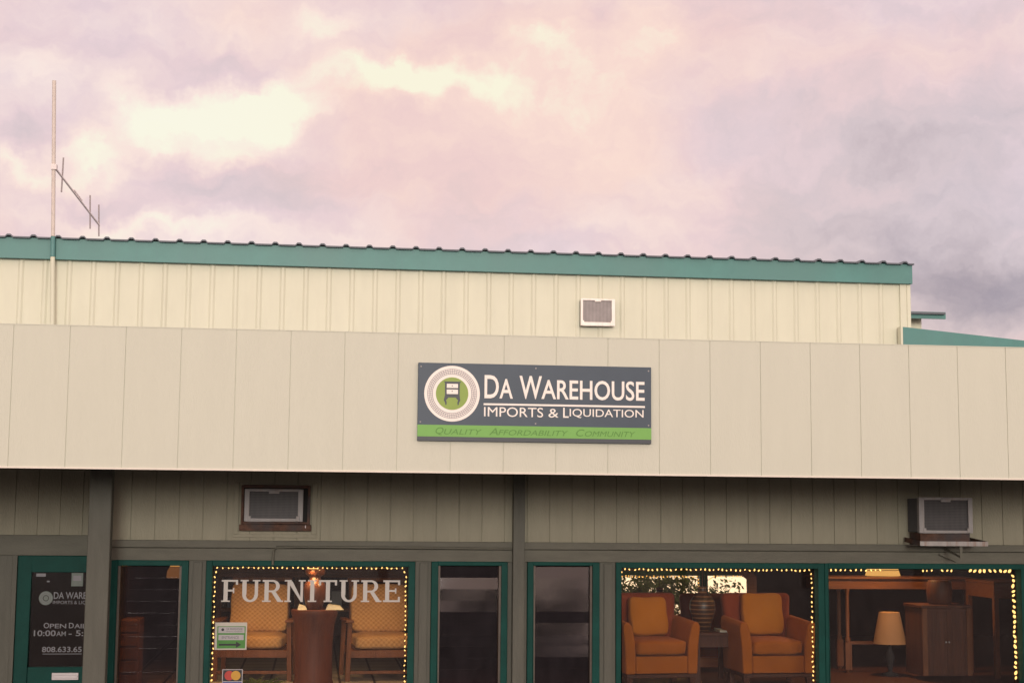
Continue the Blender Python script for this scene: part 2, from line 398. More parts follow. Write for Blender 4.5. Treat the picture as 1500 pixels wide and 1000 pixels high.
# canopy fascia boards with vertical grooves
S0, SX = .4064, -2.2193
zt, zb = 2.5+1.3755, 2.5+.3103
prof = [(XL, YF)]
x = SX - S0*10
while x < XR-.1:
    if x > XL+.05: prof += [(x-.0028, YF), (x-.0024, YF+.006), (x+.0024, YF+.006), (x+.0028, YF)]
    x += S0
prof.append((XR, YF))
mb = MB(); mb.profile_z(prof, YF+.03, zb+.012, zt-.006); mb.build('canopy_fascia', M['fascia'], store)
mb = MB(); mb.box(XL, XR, YF-.006, YF+.03, zb, zb+.012); mb.build('fascia_trim', M['lip'], store)
mb = MB(); mb.box(XL, XR, YF-.003, YF+.034, zt-.006, zt); mb.build('fascia_cap', M['fascia'], store)
mb = MB(); mb.box(XL, XR, YF+.031, YU-.02, zt-.20, zt-.12); mb.build('canopy_roof', M['roof'], store)
mb = MB(); mb.box(XL, XR, YF+.032, YW+1.3, zb+.28, zb+.30)
for k in range(14): mb.box(XL+.4+k*1.3, XL+.46+k*1.3, YF+.04, YW-.01, zb+.16, zb+.279)
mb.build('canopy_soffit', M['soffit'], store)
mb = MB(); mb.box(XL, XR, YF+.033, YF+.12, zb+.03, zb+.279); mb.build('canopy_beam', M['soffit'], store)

# shop-front siding with grooves every eight inches
xw = X(163.3, 790, YW) - .01           # right side of the entry recess
zbt = Z(820, 793.9, YW); zbb = Z(820, 822.7, YW)
def grooves(x0, x1, ph, y, yb, z0, z1, name, mat, step=.2032):
    p = [(x0, y)]; q = ph - step*math.floor((ph-x0)/step)
    while q < x1-.02:
        if q > x0+.02: p += [(q-.005, y), (q-.0035, y+.008), (q+.0035, y+.008), (q+.005, y)]
        q += step
    p.append((x1, y)); m_ = MB(); m_.profile_z(p, yb, z0, z1); return m_.build(name, mat, store)
xp0, xp1 = X(751, 800, YW-.06), X(768, 800, YW-.06)
ph = X(902.8, 785, YW)
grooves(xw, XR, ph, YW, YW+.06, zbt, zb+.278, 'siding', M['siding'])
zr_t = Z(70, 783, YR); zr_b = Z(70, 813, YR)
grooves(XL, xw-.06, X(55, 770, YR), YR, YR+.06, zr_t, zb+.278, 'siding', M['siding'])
# header beam: plain board with a drip cap and a shadow line
mb = MB(); zc = Z(820, 804.3, YW)
mb.box(xw, XR, YW-.030, YW+.06, zc, zbt-.001); mb.box(xw, XR, YW-.012, YW+.06, zbb, zc-.006); mb.box(xw+.01, XR-.01, YW+.01, YW+.06, zc-.006, zc)
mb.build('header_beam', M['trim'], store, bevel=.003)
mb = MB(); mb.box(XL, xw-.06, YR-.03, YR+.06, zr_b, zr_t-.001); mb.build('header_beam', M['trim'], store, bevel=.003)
mb = MB(); mb.box(xw-.058, xw, YW-.012, YR+.12, 0.0, zb+.278); mb.build('recess_wall', M['trim_v'], store)
# posts
pa, pb = X(127, 815, 13.0), X(160.5, 815, 13.0)
mb = MB(); mb.box(pa, pb, 13.0, 13.14, .0, zb+.278); mb.build('canopy_post', M['trim_v'], store, bevel=.008)
mb = MB(); mb.box(xp0, xp1, YW-.10, YW-.0305, .0, zb+.15); mb.build('wall_post', M['trim_v'], store, bevel=.005)

# windows -------------------------------------------------------------
YG = YW+.07; ZS = .86                                           # glass plane, sill height
zh = zbb - .001
def wx(px): return X(px, 905, YW-.015)
def shop_window(l, r, fl, fr, ft, name='shop_window'):
    x0, x1 = wx(l), wx(r); gl, gr = wx(fl), wx(fr); gt = Z((l+r)/2, ft, YW-.015)
    mb = MB(); frame_boxes(mb, x0, x1, ZS, zh, gl-x0, x1-gr, zh-gt, .06, YW-.028, YW+.09)
    f = mb.build(name, M['tealwood'], store, bevel=.005)
    MB().box(gl-.004, gr+.004, YG, YG+.005, ZS+.055, gt+.004).build('pane', M['glass'], f)
    return f, gl, gr, gt
def jalousie(l, r, fl, fr, ft, tilts):
    x0, x1 = wx(l), wx(r); gl, gr = wx(fl), wx(fr); gt = Z((l+r)/2, ft, YW-.015)
    mb = MB(); frame_boxes(mb, x0, x1, ZS, zh, gl-x0, x1-gr, zh-gt, .06, YW-.028, YW+.10)
    f = mb.build('louver_window', M['tealwood'], store, bevel=.005)
    mb = MB(); mb.box(gl, gl+.020, YW+.004, YW+.085, ZS+.06, gt); mb.box(gr-.020, gr, YW+.004, YW+.085, ZS+.06, gt)
    mb.build('louver_rail', M['jal_rail'], f)
    mb = MB(); z = gt-.004; k = 0
    while z > ZS+.14:                                          # every blade hangs at its own angle
        dz = .100; t = dz*math.tan(R(tilts[k] if k < len(tilts) else -3+1.3*math.sin(k*2.1+l))); ym = YW+.045
        mb.hexa([(gl+.022, ym-t/2, z-dz-.004), (gr-.022, ym-t/2, z-dz-.004), (gr-.022, ym+.005-t/2, z-dz-.004), (gl+.022, ym+.005-t/2, z-dz-.004)],
                [(gl+.022, ym+t/2, z-.002), (gr-.022, ym+t/2, z-.002), (gr-.022, ym+.005+t/2, z-.002), (gl+.022, ym+.005+t/2, z-.002)])
        z -= dz; k += 1
    mb.build('louver_blades', M['louver'], f)
    return f, gl, gr, gt

j1 = jalousie(160, 274, 170, 264, 828, (-2, -3, -1.5, -3))
w3, w3l, w3r, w3t = shop_window(300, 607, 309, 598, 829)
j2 = jalousie(631, 743, 641, 734, 828, (-2, 3.5, 2.35, 1.9, -2.5))
j3 = jalousie(772, 878, 781, 868, 828, (6, 2.75, 2.45, 2.3, -2, 2.6, 2.3, 2.5))
w5, w5l, w5r, w5t = shop_window(902, 1208, 910, 1199, 832)
w6, w6l, w6r, w6t = shop_window(1208.3, 1510, 1214, 1497, 833)
j1[0]['label'] = 'narrow louvre window beside the entry post'
# mullion boards between the windows, each with a raised batten
def mullion(l, r):
    x0, x1 = wx(l)+.0015, wx(r)-.0015; w_ = x1-x0
    mb = MB(); mb.box(x0, x1, YW-.008, YW+.08, .86, zh); mb.box(x0+w_*.27, x0+w_*.77, YW-.026, YW-.0085, .86, zh-.012)
    mb.build('mullion', M['trim_v'], store, bevel=.003)
mullion(274, 300); mullion(607, 631); mullion(743, 772); mullion(878, 902); mullion(1510, 1540)
mb = MB(); mb.box(wx(160), XR, YW-.05, YW+.12, .80, .859); mb.build('window_ledge', M['trim'], store, bevel=.006)
mb = MB(); mb.box(xw, XR, YW, YW+.12, 0, .799); mb.build('base_wall', M['siding'], store)
mb = MB(); mb.box(wx(1540), XR, YW-.008, YW+.12, .86, zh); mb.build('front_wall', M['siding'], store)
mb = MB(); mb.box(xw, wx(160)-.001, YW-.006, YW+.12, .80, zh); mb.build('front_wall', M['trim_v'], store)

# entry recess: wall, door frame and door
dl = X(26, 900, YR); dr = min(dl+.98, xw-.06-.07); print('door', dl, dr, xw); zd = zr_b-.004
mb = MB(); mb.box(XL, dl-.065, YR-.006, YR+.06, 0, zr_b-.001); mb.box(dr+.065, xw-.06, YR-.006, YR+.06, 0, zr_b-.001); mb.build('recess_wall', M['trim_v'], store)
mb = MB(); mb.box(dl-.064, dl-.02, YR-.02, YR+.07, 0, zd+.02, 0); mb.box(dr+.02, dr+.064, YR-.02, YR+.07, 0, zd+.02, 0)
mb.build('door_jamb', M['trim_v'], store, bevel=.004)
xg0, xg1 = X(44, 900, YR+.02), dr-.12; zg1 = Z(70, 837.5, YR+.02); zg0 = Z(70, 976, YR+.02)
mb = MB(); frame_boxes(mb, dl-.018, dr+.018, .03, zd, xg0-dl+.018, dr-xg1+.018, zd-zg1, zg0-.03, YR+.0, YR+.05)
door = mb.build('entry_door', M['tealwood'], store, bevel=.004)
MB().box(xg0-.004, xg1+.004, YR+.028, YR+.033, zg0-.004, zg1+.004).build('pane', M['glass'], door)
mb = MB(); sl = X(76, 990, YR-.004); sr = X(115, 990, YR-.004); mb.box(sl, sr, YR-.014, YR-.0005, Z(95, 995, YR), Z(95, 984.5, YR))
mb.box(sl+.01, sr-.01, YR-.019, YR-.0145, Z(95, 993, YR), Z(95, 988, YR)); mb.build('mail_slot', M['slot'], door, bevel=.002)
mb = MB(); mb.box(dr-.10, dr-.05, YR-.02, YR-.001, .92, 1.12); mb.tube([(dr-.075, YR-.02, 1.02), (dr-.075, YR-.06, 1.02), (dr-.17, YR-.06, 1.02)], .011); mb.build('handle', M['slot'], door)
# vinyl lettering on the door glass
yv = YR+.0265
def dz_(py): return Z(80, py, yv)
def dx(px): return X(px, 915, yv)
mb = MB()
cx, cz = dx(65.5), dz_(875.5); rr = dx(75.8)-cx
mb.ring_xz(cx, cz, rr, rr*.42, yv, yv+.0015, mi=1); mb.ring_xz(cx, cz, rr*.34, rr*.0001, yv, yv+.0015, mi=1)
mb.ring_xz(cx, cz, rr*.83, rr*.78, yv-.0005, yv+.0005, mi=0); mb.ring_xz(cx, cz, rr*.60, rr*.56, yv-.0005, yv+.0005, mi=0)
mb.build('emblem', [M['doortext'], M['doordisc']], door); mb = MB()
text_into(mb, 'DA WAREHOUSE', dx(77), dx(160), dz_(876.5), dz_(866.5), yv, .0015, .01, mi=0)
text_into(mb, 'IMPORTS & LIQUIDATION', dx(76), dx(160), dz_(885), dz_(879.3), yv, .0015, .0, mi=0)
mb.build('lettering', M['doortext'], door); mb = MB()
text_into(mb, 'O', dx(64), dx(72), dz_(919.5), dz_(911.5), yv, .0015, .01)
text_into(mb, 'PEN', dx(73), dx(97), dz_(919.5), dz_(913), yv, .0015, .01)
text_into(mb, 'D', dx(101), dx(108), dz_(919.5), dz_(911.5), yv, .0015, .01)
text_into(mb, 'AILY', dx(109), dx(134), dz_(919.5), dz_(913), yv, .0015, .01)
mb.build('lettering', M['doortext'], door); mb = MB()
text_into(mb, '10:00', dx(50), dx(82), dz_(931), dz_(922.5), yv, .0015, .012)
text_into(mb, 'AM', dx(83), dx(97), dz_(931), dz_(924), yv, .0015, .01)
text_into(mb, '- 5:00', dx(101), dx(140), dz_(931), dz_(922.5), yv, .0015, .012)
mb.build('lettering', M['doortext'], door); mb = MB()
text_into(mb, '808.633.65', dx(63), dx(121), dz_(954.5), dz_(946.5), yv, .0015, .012)
mb.box(dx(64), dx(121), yv, yv+.0015, dz_(957.6), dz_(956.7))
mb.build('lettering', M['doortext'], door)
mb = MB(); mb.box(dx(50), dx(64), yv, yv+.001, dz_(844), dz_(839.5)); mb.box(dx(66), dx(70), yv, yv+.001, dz_(852), dz_(850)); mb.build('sticker', M['doortext'], door)
mb = MB(); mb.box(dx(102), dx(119), yv, yv+.001, dz_(858), dz_(838.5), 0); mb.box(dx(104.5), dx(116.5), yv-.0008, yv-.0002, dz_(850), dz_(842.5), 1); mb.build('sticker', [M['doordisc'], M['doortext']], door)

# serif letters FURNITURE on the big left window
def serif_word(mb, word, x0, x1, z0, z1, yf):
    H = z1-z0; st = .165; th = .085; se = .10
    wd = {'F': .64, 'U': .80, 'R': .80, 'N': .82, 'I': .36, 'T': .72, 'E': .68}
    gap = .085; tot = sum(wd[c] for c in word)+gap*(len(word)-1); sx_ = (x1-x0)/tot
    cur = 0.0
    lay = [0]
    def P(pts):                                                   # one stroke, each laid a hair in front of the last
        lay[0] += 1; e = (lay[0] % 7)*.00035
        mb.prism_xz([(x0+(cur+a)*sx_, z0+b*H) for a, b in pts], yf-e, yf-e+.001)
    def B(a, b, c, d): P([(a, b), (c, b), (c, d), (a, d)])
    def arc(cx, cz, rx, rz, wx_, wz_, a0, a1, n=14):
        lay[0] += 1; e = (lay[0] % 7)*.00035
        vs = []; fs = []
        for i in range(n+1):
            a = a0+(a1-a0)*i/n
            for qx, qz in ((rx, rz), (rx-wx_, rz-wz_)):
                for y in (yf-e, yf-e+.001): vs.append((x0+(cur+cx+qx*math.cos(a))*sx_, y, z0+(cz+qz*math.sin(a))*H))
        for i in range(n):
            p = i*4; q = p+4; fs += [(p, p+2, q+2, q), (p+1, q+1, q+3, p+3), (p, q, q+1, p+1), (p+2, p+3, q+3, q+2)]
        mb.add(vs, fs)
    def foot(c, z, w_=.17): B(c-w_, z, c+w_, z+th*.75)
    for ch in word:
        W_ = wd[ch]
        if ch in 'FE':
            B(.08, th*.75, .08+st, 1-th); B(0, 1-th, W_, 1); B(.08+st, .47, W_*.72, .47+th); B(W_*.70, .39, W_*.78, .63); B(W_-th, .78, W_, 1-th)
            if ch == 'F': foot(.08+st/2, 0, .17)
            else: B(0, 0, W_, th); B(W_-th, th, W_, .24)
        elif ch == 'U':
            B(.09, .32, .09+st, 1-th*.75); B(W_-.09-st*.8, .32, W_-.09, 1-th*.75); foot(.09+st/2, 1-th*.75, .16); foot(W_-.09-st*.4, 1-th*.75, .15)
            arc(W_/2, .32, W_/2-.09, .33, st*.9, .10, PI, 2*PI)
        elif ch == 'R':
            B(.08, th*.75, .08+st, 1-th); B(0, 1-th, .40, 1); foot(.08+st/2, 0, .17); B(.08+st, .44, .40, .44+th)
            arc(.40, .72, .28, .28, st*.9, th, -PI/2, PI/2); P([(.36, .44), (.52, .46), (.76, .06), (.60, .0)]); B(.60, 0, W_+.02, th*.75)
        elif ch == 'N':
            B(.10, th*.75, .10+st*.62, 1-th*.75); B(W_-.10-st*.62, 0, W_-.10, 1-th*.75); foot(.12, 0, .13); foot(W_-.14, 1-th*.75, .14); B(-.01, 1-th*.75, .26, 1)
            P([(.10, 1-th*.75), (W_-.30+.12, 0), (W_-.10, 0), (.10+.20, 1-th*.75)])
        elif ch == 'I':
            B(W_/2-st/2, th*.75, W_/2+st/2, 1-th*.75); foot(W_/2, 0, .17); foot(W_/2, 1-th*.75, .17)
        elif ch == 'T':
            B(W_/2-st/2, th*.75, W_/2+st/2, 1-th); B(0, 1-th, W_, 1); B(0, .76, th, 1-th); B(W_-th, .76, W_, 1-th); foot(W_/2, 0, .17)
        cur += W_+gap
yl = YG-.006
mb = MB(); serif_word(mb, 'FURNITURE', X(324.5, 865, yl), X(586, 865, yl), Z(455, 881, yl), Z(455, 849, yl), yl)
mb.build('lettering', M['white'], w3)
# entrance sticker and payment-card sticker
ys = YG-.004
def ex(px): return X(px, 932, ys)
def ez(py): return Z(338, py, ys)
mb = MB(); mb.box(ex(314.5), ex(361.5), ys, ys+.002, ez(951), ez(911), 0)
mb.box(ex(318), ex(359.5), ys-.0006, ys-.0001, ez(949), ez(916.5), 1)
mb.box(ex(319.5), ex(358), ys-.0012, ys-.0007, ez(926.5), ez(917.5), 2); mb.box(ex(320), ex(357), ys-.0012, ys-.0007, ez(936.8), ez(929), 2)
mb.disc_xz(ex(326), ez(921.5), .012, ys-.0018, ys-.0013, 20, 3)
text_into(mb, 'DA WAREHOUSE', ex(331.5), ex(355), ez(922.2), ez(918.8), ys-.0018, .0005, .0, mi=4); text_into(mb, 'IMPORTS & LIQUIDATION', ex(331.5), ex(355), ez(925.2), ez(923.4), ys-.0018, .0005, .0, mi=4)
text_into(mb, 'ENTRANCE', ex(325), ex(350), ez(935), ez(931), ys-.0018, .0005, .0, mi=4)
zc_, a = ez(943.5), .008
mb.prism_xz([(ex(321), zc_-a), (ex(346), zc_-a), (ex(346), ez(948.2)), (ex(353.5), zc_), (ex(346), ez(939)), (ex(346), zc_+a), (ex(321), zc_+a)], ys-.0018, ys-.0007, 3)
mb.build('entrance_sticker', [M['stickpale'], M['stickgreen'], M['stickgrey'], M['stickdark'], M['accase']], w3)
mb = MB(); mb.box(ex(327), ex(357), ys, ys+.002, ez(1003), ez(979.5), 0); mb.box(ex(328.2), ex(355.8), ys-.0006, ys-.0001, ez(997), ez(980.6), 1); mb.box(ex(328.2), ex(355.8), ys-.0006, ys-.0001, ez(1002), ez(998), 4)
rr = (ez(981.5)-ez(995.5))/2
mb.disc_xz(ex(337.5), ez(988.7), rr, ys-.0012, ys-.0007, 32, 2); mb.disc_xz(ex(347), ez(988.7), rr, ys-.0018, ys-.0013, 32, 3)
mb.build('card_sticker', [M['stickgrey'], M['stickdark'], M['cardred'], M['cardgold'], M['cardblue']], w3)

# upper metal wall ------------------------------------------------------
xe = X(1333, 440, YU); xee = X(1336.5, 400, YU-.09)
zwt = Z(750, 399, YU)+.02
pit = (X(1289.5, 412, YU)-X(32, 375, YU))/ 38.0
ribs = []
x = X(32, 375, YU)
prof = [(XL-3, YU)]; q = x-pit*math.floor((x-(XL-3))/pit)
while q < xe-.1:
    if q > XL-2.9: prof += [(q-.040, YU), (q-.014, YU-.017), (q+.014, YU-.017), (q+.040, YU)]
    q += pit
prof.append((xe-.06, YU))
zlo = 3.2
mb = MB(); mb.profile_z(prof, YU+.05, zlo, zwt); mb.build('upper_wall', M['metalwall'], store)
mb = MB(); mb.box(xe-.059, xe, YU-.034, YU+10, zlo, zwt); mb.box(xe-.16, xe-.0595, YU-.034, YU-.001, zlo, zwt); mb.build('corner_trim', M['metalwall'], store, bevel=.01)
# eave fascia and ribbed roof
YE = YU-.09
ze0 = Z(750, 399, YE); ze1 = Z(750, 369.5, YE)
mb = MB(); mb.box(XL-3, xee, YE, YE+.03, ze0, ze1); mb.box(XL-3, xee, YE+.031, YU+.04, ze0+.015, ze0+.03); mb.box(xee-.03, xee, YE+.031, YU+10, ze0, ze1)
mb.build('eave_fascia', M['teal'], store, bevel=.004)
pr = (X(1324, 384, YE)-X(14, 341, YE))/ 39.0
base = X(14, 341, YE); prof = []
q = base-pr*math.floor((base-(XL-3))/pr)+pr
rz = ze1+.006
prof = [(XL-3, rz)]
while q < xee-.02:
    prof += [(q-.05, rz), (q-.022, rz+.030), (q+.022, rz+.030), (q+.05, rz)]
    q += pr
prof.append((xee+.01, rz))
n = len(prof); y0, y1 = YE-.05, YU+11; rise = .02*(y1-y0)
vs = [(a, y0, b) for a, b in prof]+[(a, y0, b-.004 if i in (0, n-1) else rz-.005+(b-rz)) for i, (a, b) in enumerate(prof)]
vs = [(a, y0, b) for a, b in prof]+[(a, y1, b+rise) for a, b in prof]+[(a, y0, b-.02) for a, b in prof]+[(a, y1, b-.02+rise) for a, b in prof]
fs = []
for i in range(n-1):
    fs += [(i, i+1, n+i+1, n+i), (2*n+i, 3*n+i, 3*n+i+1, 2*n+i+1), (2*n+i, 2*n+i+1, i+1, i)]
fs += [(n-1, 3*n-1, 4*n-1, 2*n-1)]
mb = MB(); mb.add(vs, fs); mb.build('roof', M['roof'], store)

# interior shell: raised display floor, walls, ceiling
FZ = .90
xsp = wx(620)
mb = MB(); mb.box(xw+.01, xsp, YW+.121, 20.4, FZ-.06, FZ); mb.build('display_floor', M['tile'], store)
mb = MB(); mb.box(xsp+.001, XR, YW+.121, 20.4, FZ-.06, FZ); mb.build('display_floor', M['wood_dk'], store)
mb = MB(); mb.box(XL, xw-.06, YR+.13, 20.4, -.0, .02); mb.build('shop_floor', M['tile'], store)
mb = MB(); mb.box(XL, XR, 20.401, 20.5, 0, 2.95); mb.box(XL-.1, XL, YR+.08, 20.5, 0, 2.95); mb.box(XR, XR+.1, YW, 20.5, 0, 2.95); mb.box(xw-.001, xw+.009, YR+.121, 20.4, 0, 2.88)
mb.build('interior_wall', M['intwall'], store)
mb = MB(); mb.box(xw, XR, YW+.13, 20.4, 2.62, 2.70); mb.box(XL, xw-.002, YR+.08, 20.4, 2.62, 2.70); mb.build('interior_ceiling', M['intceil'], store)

# ------------------------------------------------------------------ wall sign
yS = YF-.028
tl, tr_, bl, br_ = at(612.5, 530.5, yS), at(954, 538, yS), at(611.5, 645, yS), at(954, 650, yS)
sx0, sx1 = (tl.x+bl.x)/2, (tr_.x+br_.x)/2; sz1, sz0 = (tl.z+tr_.z)/2, (bl.z+br_.z)/2
SW, SH = sx1-sx0, sz1-sz0
def U(u): return sx0+u*SW
def V(v): return sz1-v*SH
sign = thing('wall_sign', 'dark slate shop sign with white lettering and lime stripe on the canopy fascia', 'sign', ((sx0+sx1)/2, yS, sz0))
MB().box(sx0, sx1, yS, YF-.001, sz0, sz1).build('sign_board', M['slate'], sign, bevel=.003)
MB().box(sx0, sx1, yS-.002, yS-.0003, V(.944), V(.795)).build('stripe', M['lime'], sign)
mb = MB(); mb.box(sx0+.001, sx1-.001, yS-.002, yS-.0003, V(.997), V(.9445)); mb.build('bottom_band', M['slate2'], sign)
mb = MB(); cx, cz = U(.144), V(.392); k = SH
def rg(ro, ri, y, mi, n=72): mb.ring_xz(cx, cz, ro*k, ri*k, y, y+.0012, n, mi)
yb_ = yS-.0018
mb.disc_xz(cx, cz, .358*k, yb_, yb_+.0012, 72, 0)
for r_ in (.318, .298, .277, .256): rg(r_, r_-.0058, yb_-.0014, 4)
for i in range(64):
    a = 2*PI*i/64; c, s_ = math.cos(a), math.sin(a); t = .0021*k; e = yb_-.0028
    p = [(cx+c*.318*k+s_*t, cz+s_*.318*k-c*t), (cx+c*.318*k-s_*t, cz+s_*.318*k+c*t), (cx+c*.25*k-s_*t, cz+s_*.25*k+c*t), (cx+c*.25*k+s_*t, cz+s_*.25*k-c*t)]
    mb.prism_xz(p, e, e+.0012, 4)
mb.disc_xz(cx, cz, .209*k, yb_-.0014, yb_-.0002, 64, 2)
# the little chest: carcase, two drawers, cabriole legs
def K(x_, z_): return (cx+x_*k, cz+z_*k)
y1_ = yb_-.0028
mb.prism_xz([K(-.092, .14), K(.105, .14), K(.115, .155), K(-.112, .155)][::1], y1_, y1_+.0012, 3)
mb.prism_xz([K(-.092, -.022), K(.096, -.022), K(.098, .1395), K(-.094, .1395)], y1_, y1_+.0012, 3)
mb.prism_xz([K(-.098, -.05), K(.10, -.05), K(.098, -.0225), K(-.094, -.0225)], y1_, y1_+.0012, 3)
for sg in (-1, 1):
    leg = [(.05, -.0505), (.10, -.0505), (.106, -.085), (.088, -.12), (.086, -.145), (.072, -.145), (.068, -.115), (.078, -.085), (.06, -.068)]
    leg = [K(sg*a, b) for a, b in leg]
    mb.prism_xz(leg[::-1] if sg > 0 else leg, y1_, y1_+.0012, 3)
mb.prism_xz([K(-.07, .072), K(.074, .072), K(.074, .125), K(-.07, .125)], y1_-.0014, y1_-.0002, 0)
mb.prism_xz([K(-.07, -.006), K(.074, -.006), K(.074, .052), K(-.07, .052)], y1_-.0014, y1_-.0002, 0)
for z_ in (.10, .03): mb.disc_xz(*K(.0, z_), .007*k, y1_-.0026, y1_-.0015, 12, 3)
mb.build('emblem', [M['signwhite'], M['stickgrey'], M['olive'], M['slate2'], M['ringgrey']], sign)
yt = yS-.003
for a_, b_ in ((.012, .05), (.5, .045), (.988, .05), (.012, .76), (.5, .76), (.988, .76)):
    mb = MB(); mb.disc_xz(U(a_), V(b_), .006, yS-.003, yS-.0003, 12); mb.build('screw', M['acwhite'], sign)
def words(name, mat, *letters):
    mb = MB()
    for s_, u0_, u1_, v1_, v0_, bold, shear, d in letters: text_into(mb, s_, U(u0_), U(u1_), V(v1_), V(v0_), yt, d, bold, shear)
    mb.build(name, mat, sign)
W_ = M['signwhite']
words('lettering', W_, ('D', .281, .342, .443, .145, .012, 0, .0025), ('A', .345, .402, .443, .19, .012, 0, .0025))
words('lettering', W_, ('W', .430, .526, .443, .145, .012, 0, .0025), ('AREHOUSE', .524, .971, .443, .19, .012, 0, .0025))
MB().box(U(.278), U(.972), yt, yt+.0025, V(.532), V(.508)).build('underline', W_, sign)
words('lettering', W_, ('IMPORTS', .280, .532, .678, .555, 0, 0, .0025)); words('lettering', W_, ('&', .555, .598, .678, .565, 0, 0, .0025))
words('lettering', W_, ('L', .618, .642, .678, .548, .01, 0, .0025), ('IQUIDATION', .646, .966, .678, .560, 0, 0, .0025))
W_ = M['dkgreen']
words('motto', W_, ('Q', .076, .110, .925, .825, 0, .25, .001), ('UALITY', .112, .272, .915, .845, 0, .25, .001))
words('motto', W_, ('A', .302, .340, .915, .825, 0, .25, .001), ('FFORDABILITY', .341, .640, .915, .845, 0, .25, .001))
words('motto', W_, ('C', .674, .710, .915, .825, 0, .25, .001), ('OMMUNITY', .712, .930, .915, .845, 0, .25, .001))

# ------------------------------------------------------------------ air conditioners
def ac_face(parent, x0, x1, z0, z1, yf, white, bl_, br2, bt, bb, deep):
    grille = M['grille'] if white == M['acwhite_sunlit'] else M['acgrille_dark']
    mb = MB(); frame_boxes(mb, x0, x1, z0, z1, bl_, br2, bt, bb, yf, yf+.05)
    c = (x0+x1)/2; w_ = (x1-x0)*.09
    mb.box(c-w_, c+w_, yf-.004, yf+.02, z1-bt-.018, z1-bt*.4)
    for xx in (x0+bl_, x1-br2): mb.box(xx-.015, xx+.015, yf-.004, yf+.02, z0+.003, z0+bb+.02)
    mb.build('front_bezel', white, parent, bevel=.004)
    MB().box(x0+bl_-.001, x1-br2+.001, yf+.02, yf+.03, z0+bb-.001, z1-bt+.001).build('grille', grille, parent)
    MB().box(x0+.012, x1-.012, yf+.051, deep, z0+.008, z1-.008).build('case', M['accase'], parent, bevel=.004)
# on the upper wall
y = YU-.13
a0, a1, b0, b1 = X(851, 457, y), X(901, 457, y), Z(876, 477, y), Z(876, 437.5, y)
t = thing('air_conditioner', 'small white window air conditioner high on the ribbed metal wall', 'air conditioner', ((a0+a1)/2, y, b0), 'air conditioners set through the walls')
ac_face(t, a0, a1, b0, b1, y, M['acwhite_sunlit'], .030, .045, .024, .05, YU+.3)
# lower left: set inside a rusty wooden sleeve
y = YW-.055
s0, s1, q0, q1 = X(353, 744, y), X(454.5, 744, y), Z(404, 777, y), Z(404, 710.5, y)
t = thing('air_conditioner', 'grey air conditioner recessed in a rusty wooden sleeve above the lettered window', 'air conditioner', ((s0+s1)/2, y, q0), 'air conditioners set through the walls')
mb = MB(); frame_boxes(mb, s0, s1, q0+.055, q1, .022, .022, .022, .022, y, YW-.001); mb.box(s0-.012, s1+.012, y-.012, YW-.001, q0, q0+.054)
mb.build('sleeve', M['rust'], t, bevel=.004)
mb = MB(); mb.box(s0-.065, s0-.021, YW-.014, YW-.0008, q0-.03, q1+.02); mb.box(s0-.065, s1+.06, YW-.014, YW-.0008, q0-.06, q0-.031); mb.box(s1+.013, s1+.06, YW-.014, YW-.0008, q0-.03, q1+.02); mb.build('sleeve_trim', M['siding'], t, bevel=.003)
MB().box(s0+.023, s1-.023, YW-.008, YW-.001, q0+.078, q1-.023).build('sleeve_back', M['dark'], t)
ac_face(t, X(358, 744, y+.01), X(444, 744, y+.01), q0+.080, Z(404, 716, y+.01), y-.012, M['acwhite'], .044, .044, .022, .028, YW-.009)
mb = MB(); mb.tube([(X(447.5, 766, y), y-.008, Z(447, 769, y)), (X(447.5, 766, y), y-.008, Z(447, 773, y))], .006); mb.build('brass_pin', M['slot'], t)
# lower right: stands proud on a rusty drip tray
y = YW-.30
a0, a1, b0, b1 = X(1346.5, 755, y), X(1425, 755, y), Z(1386, 780.5, y), Z(1386, 728.5, y)
t = thing('air_conditioner', 'weathered air conditioner jutting out over a rusty metal drip tray', 'air conditioner', ((a0+a1)/2, y, b0-.08), 'air conditioners set through the walls')
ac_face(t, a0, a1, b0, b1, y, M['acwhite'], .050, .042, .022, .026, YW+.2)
y2 = y-.10; t0, t1 = X(1348, 795, y2), X(1447.5, 795, y2); h0, h1 = Z(1398, 799.5, y2), Z(1398, 792.5, y2)
mb = MB(); mb.box(t0, t1, y2, y2+.012, h0, h1); mb.box(t0+.0105, t1-.0105, y2+.0125, YW-.031, h0, h0+.006)
mb.build('drip_tray', M['tray'], t, bevel=.002)
for a_, b_ in ((t0, t0+.010), (t1-.010, t1)):
    mb = MB(); mb.hexa([(a_, y2+.0125, h0), (b_, y2+.0125, h0), (b_, YW-.031, h0+.03), (a_, YW-.031, h0+.03)], [(a_, y2+.0125, h1), (b_, y2+.0125, h1), (b_, YW-.031, h1+.03), (a_, YW-.031, h1+.03)]); mb.build('tray_side', M['rust'], t)
mb = MB(); mb.box(a0+.02, a1-.02, y+.03, YW-.031, h0+.0065, b0-.001); mb.build('support_board', M['rust'], t)
mb = MB(); xs_ = X(1407.5, 810, y2+.05)
mb.box(xs_-.013, xs_+.013, y2+.04, y2+.046, h0-.115, h0-.0005); mb.bar((xs_, y2+.05, h0-.10), (xs_-.02, YW-.035, h0-.03), .02, .006)
mb.bar((X(1376, 810, YW-.04), YW-.05, Z(1376, 811, YW-.05)), (X(1402, 822, YW-.04), YW-.05, Z(1402, 822, YW-.05)), .016, .006)
mb.build('bracket', M['trim'], t)

# conduit over the lettered window
yc = YW-.030
pts = [(399.5, 827), (400, 812), (401.5, 804), (406, 801), (440, 800.6), (560, 801.4), (749, 803.4)]
mb = MB(); mb.tube([at(a, b, YW-.045) for a, b in pts], .011, 8)
tag(mb.build('conduit', M['trim']), 'thin painted conduit bending along the beam above the lettered window', 'conduit')

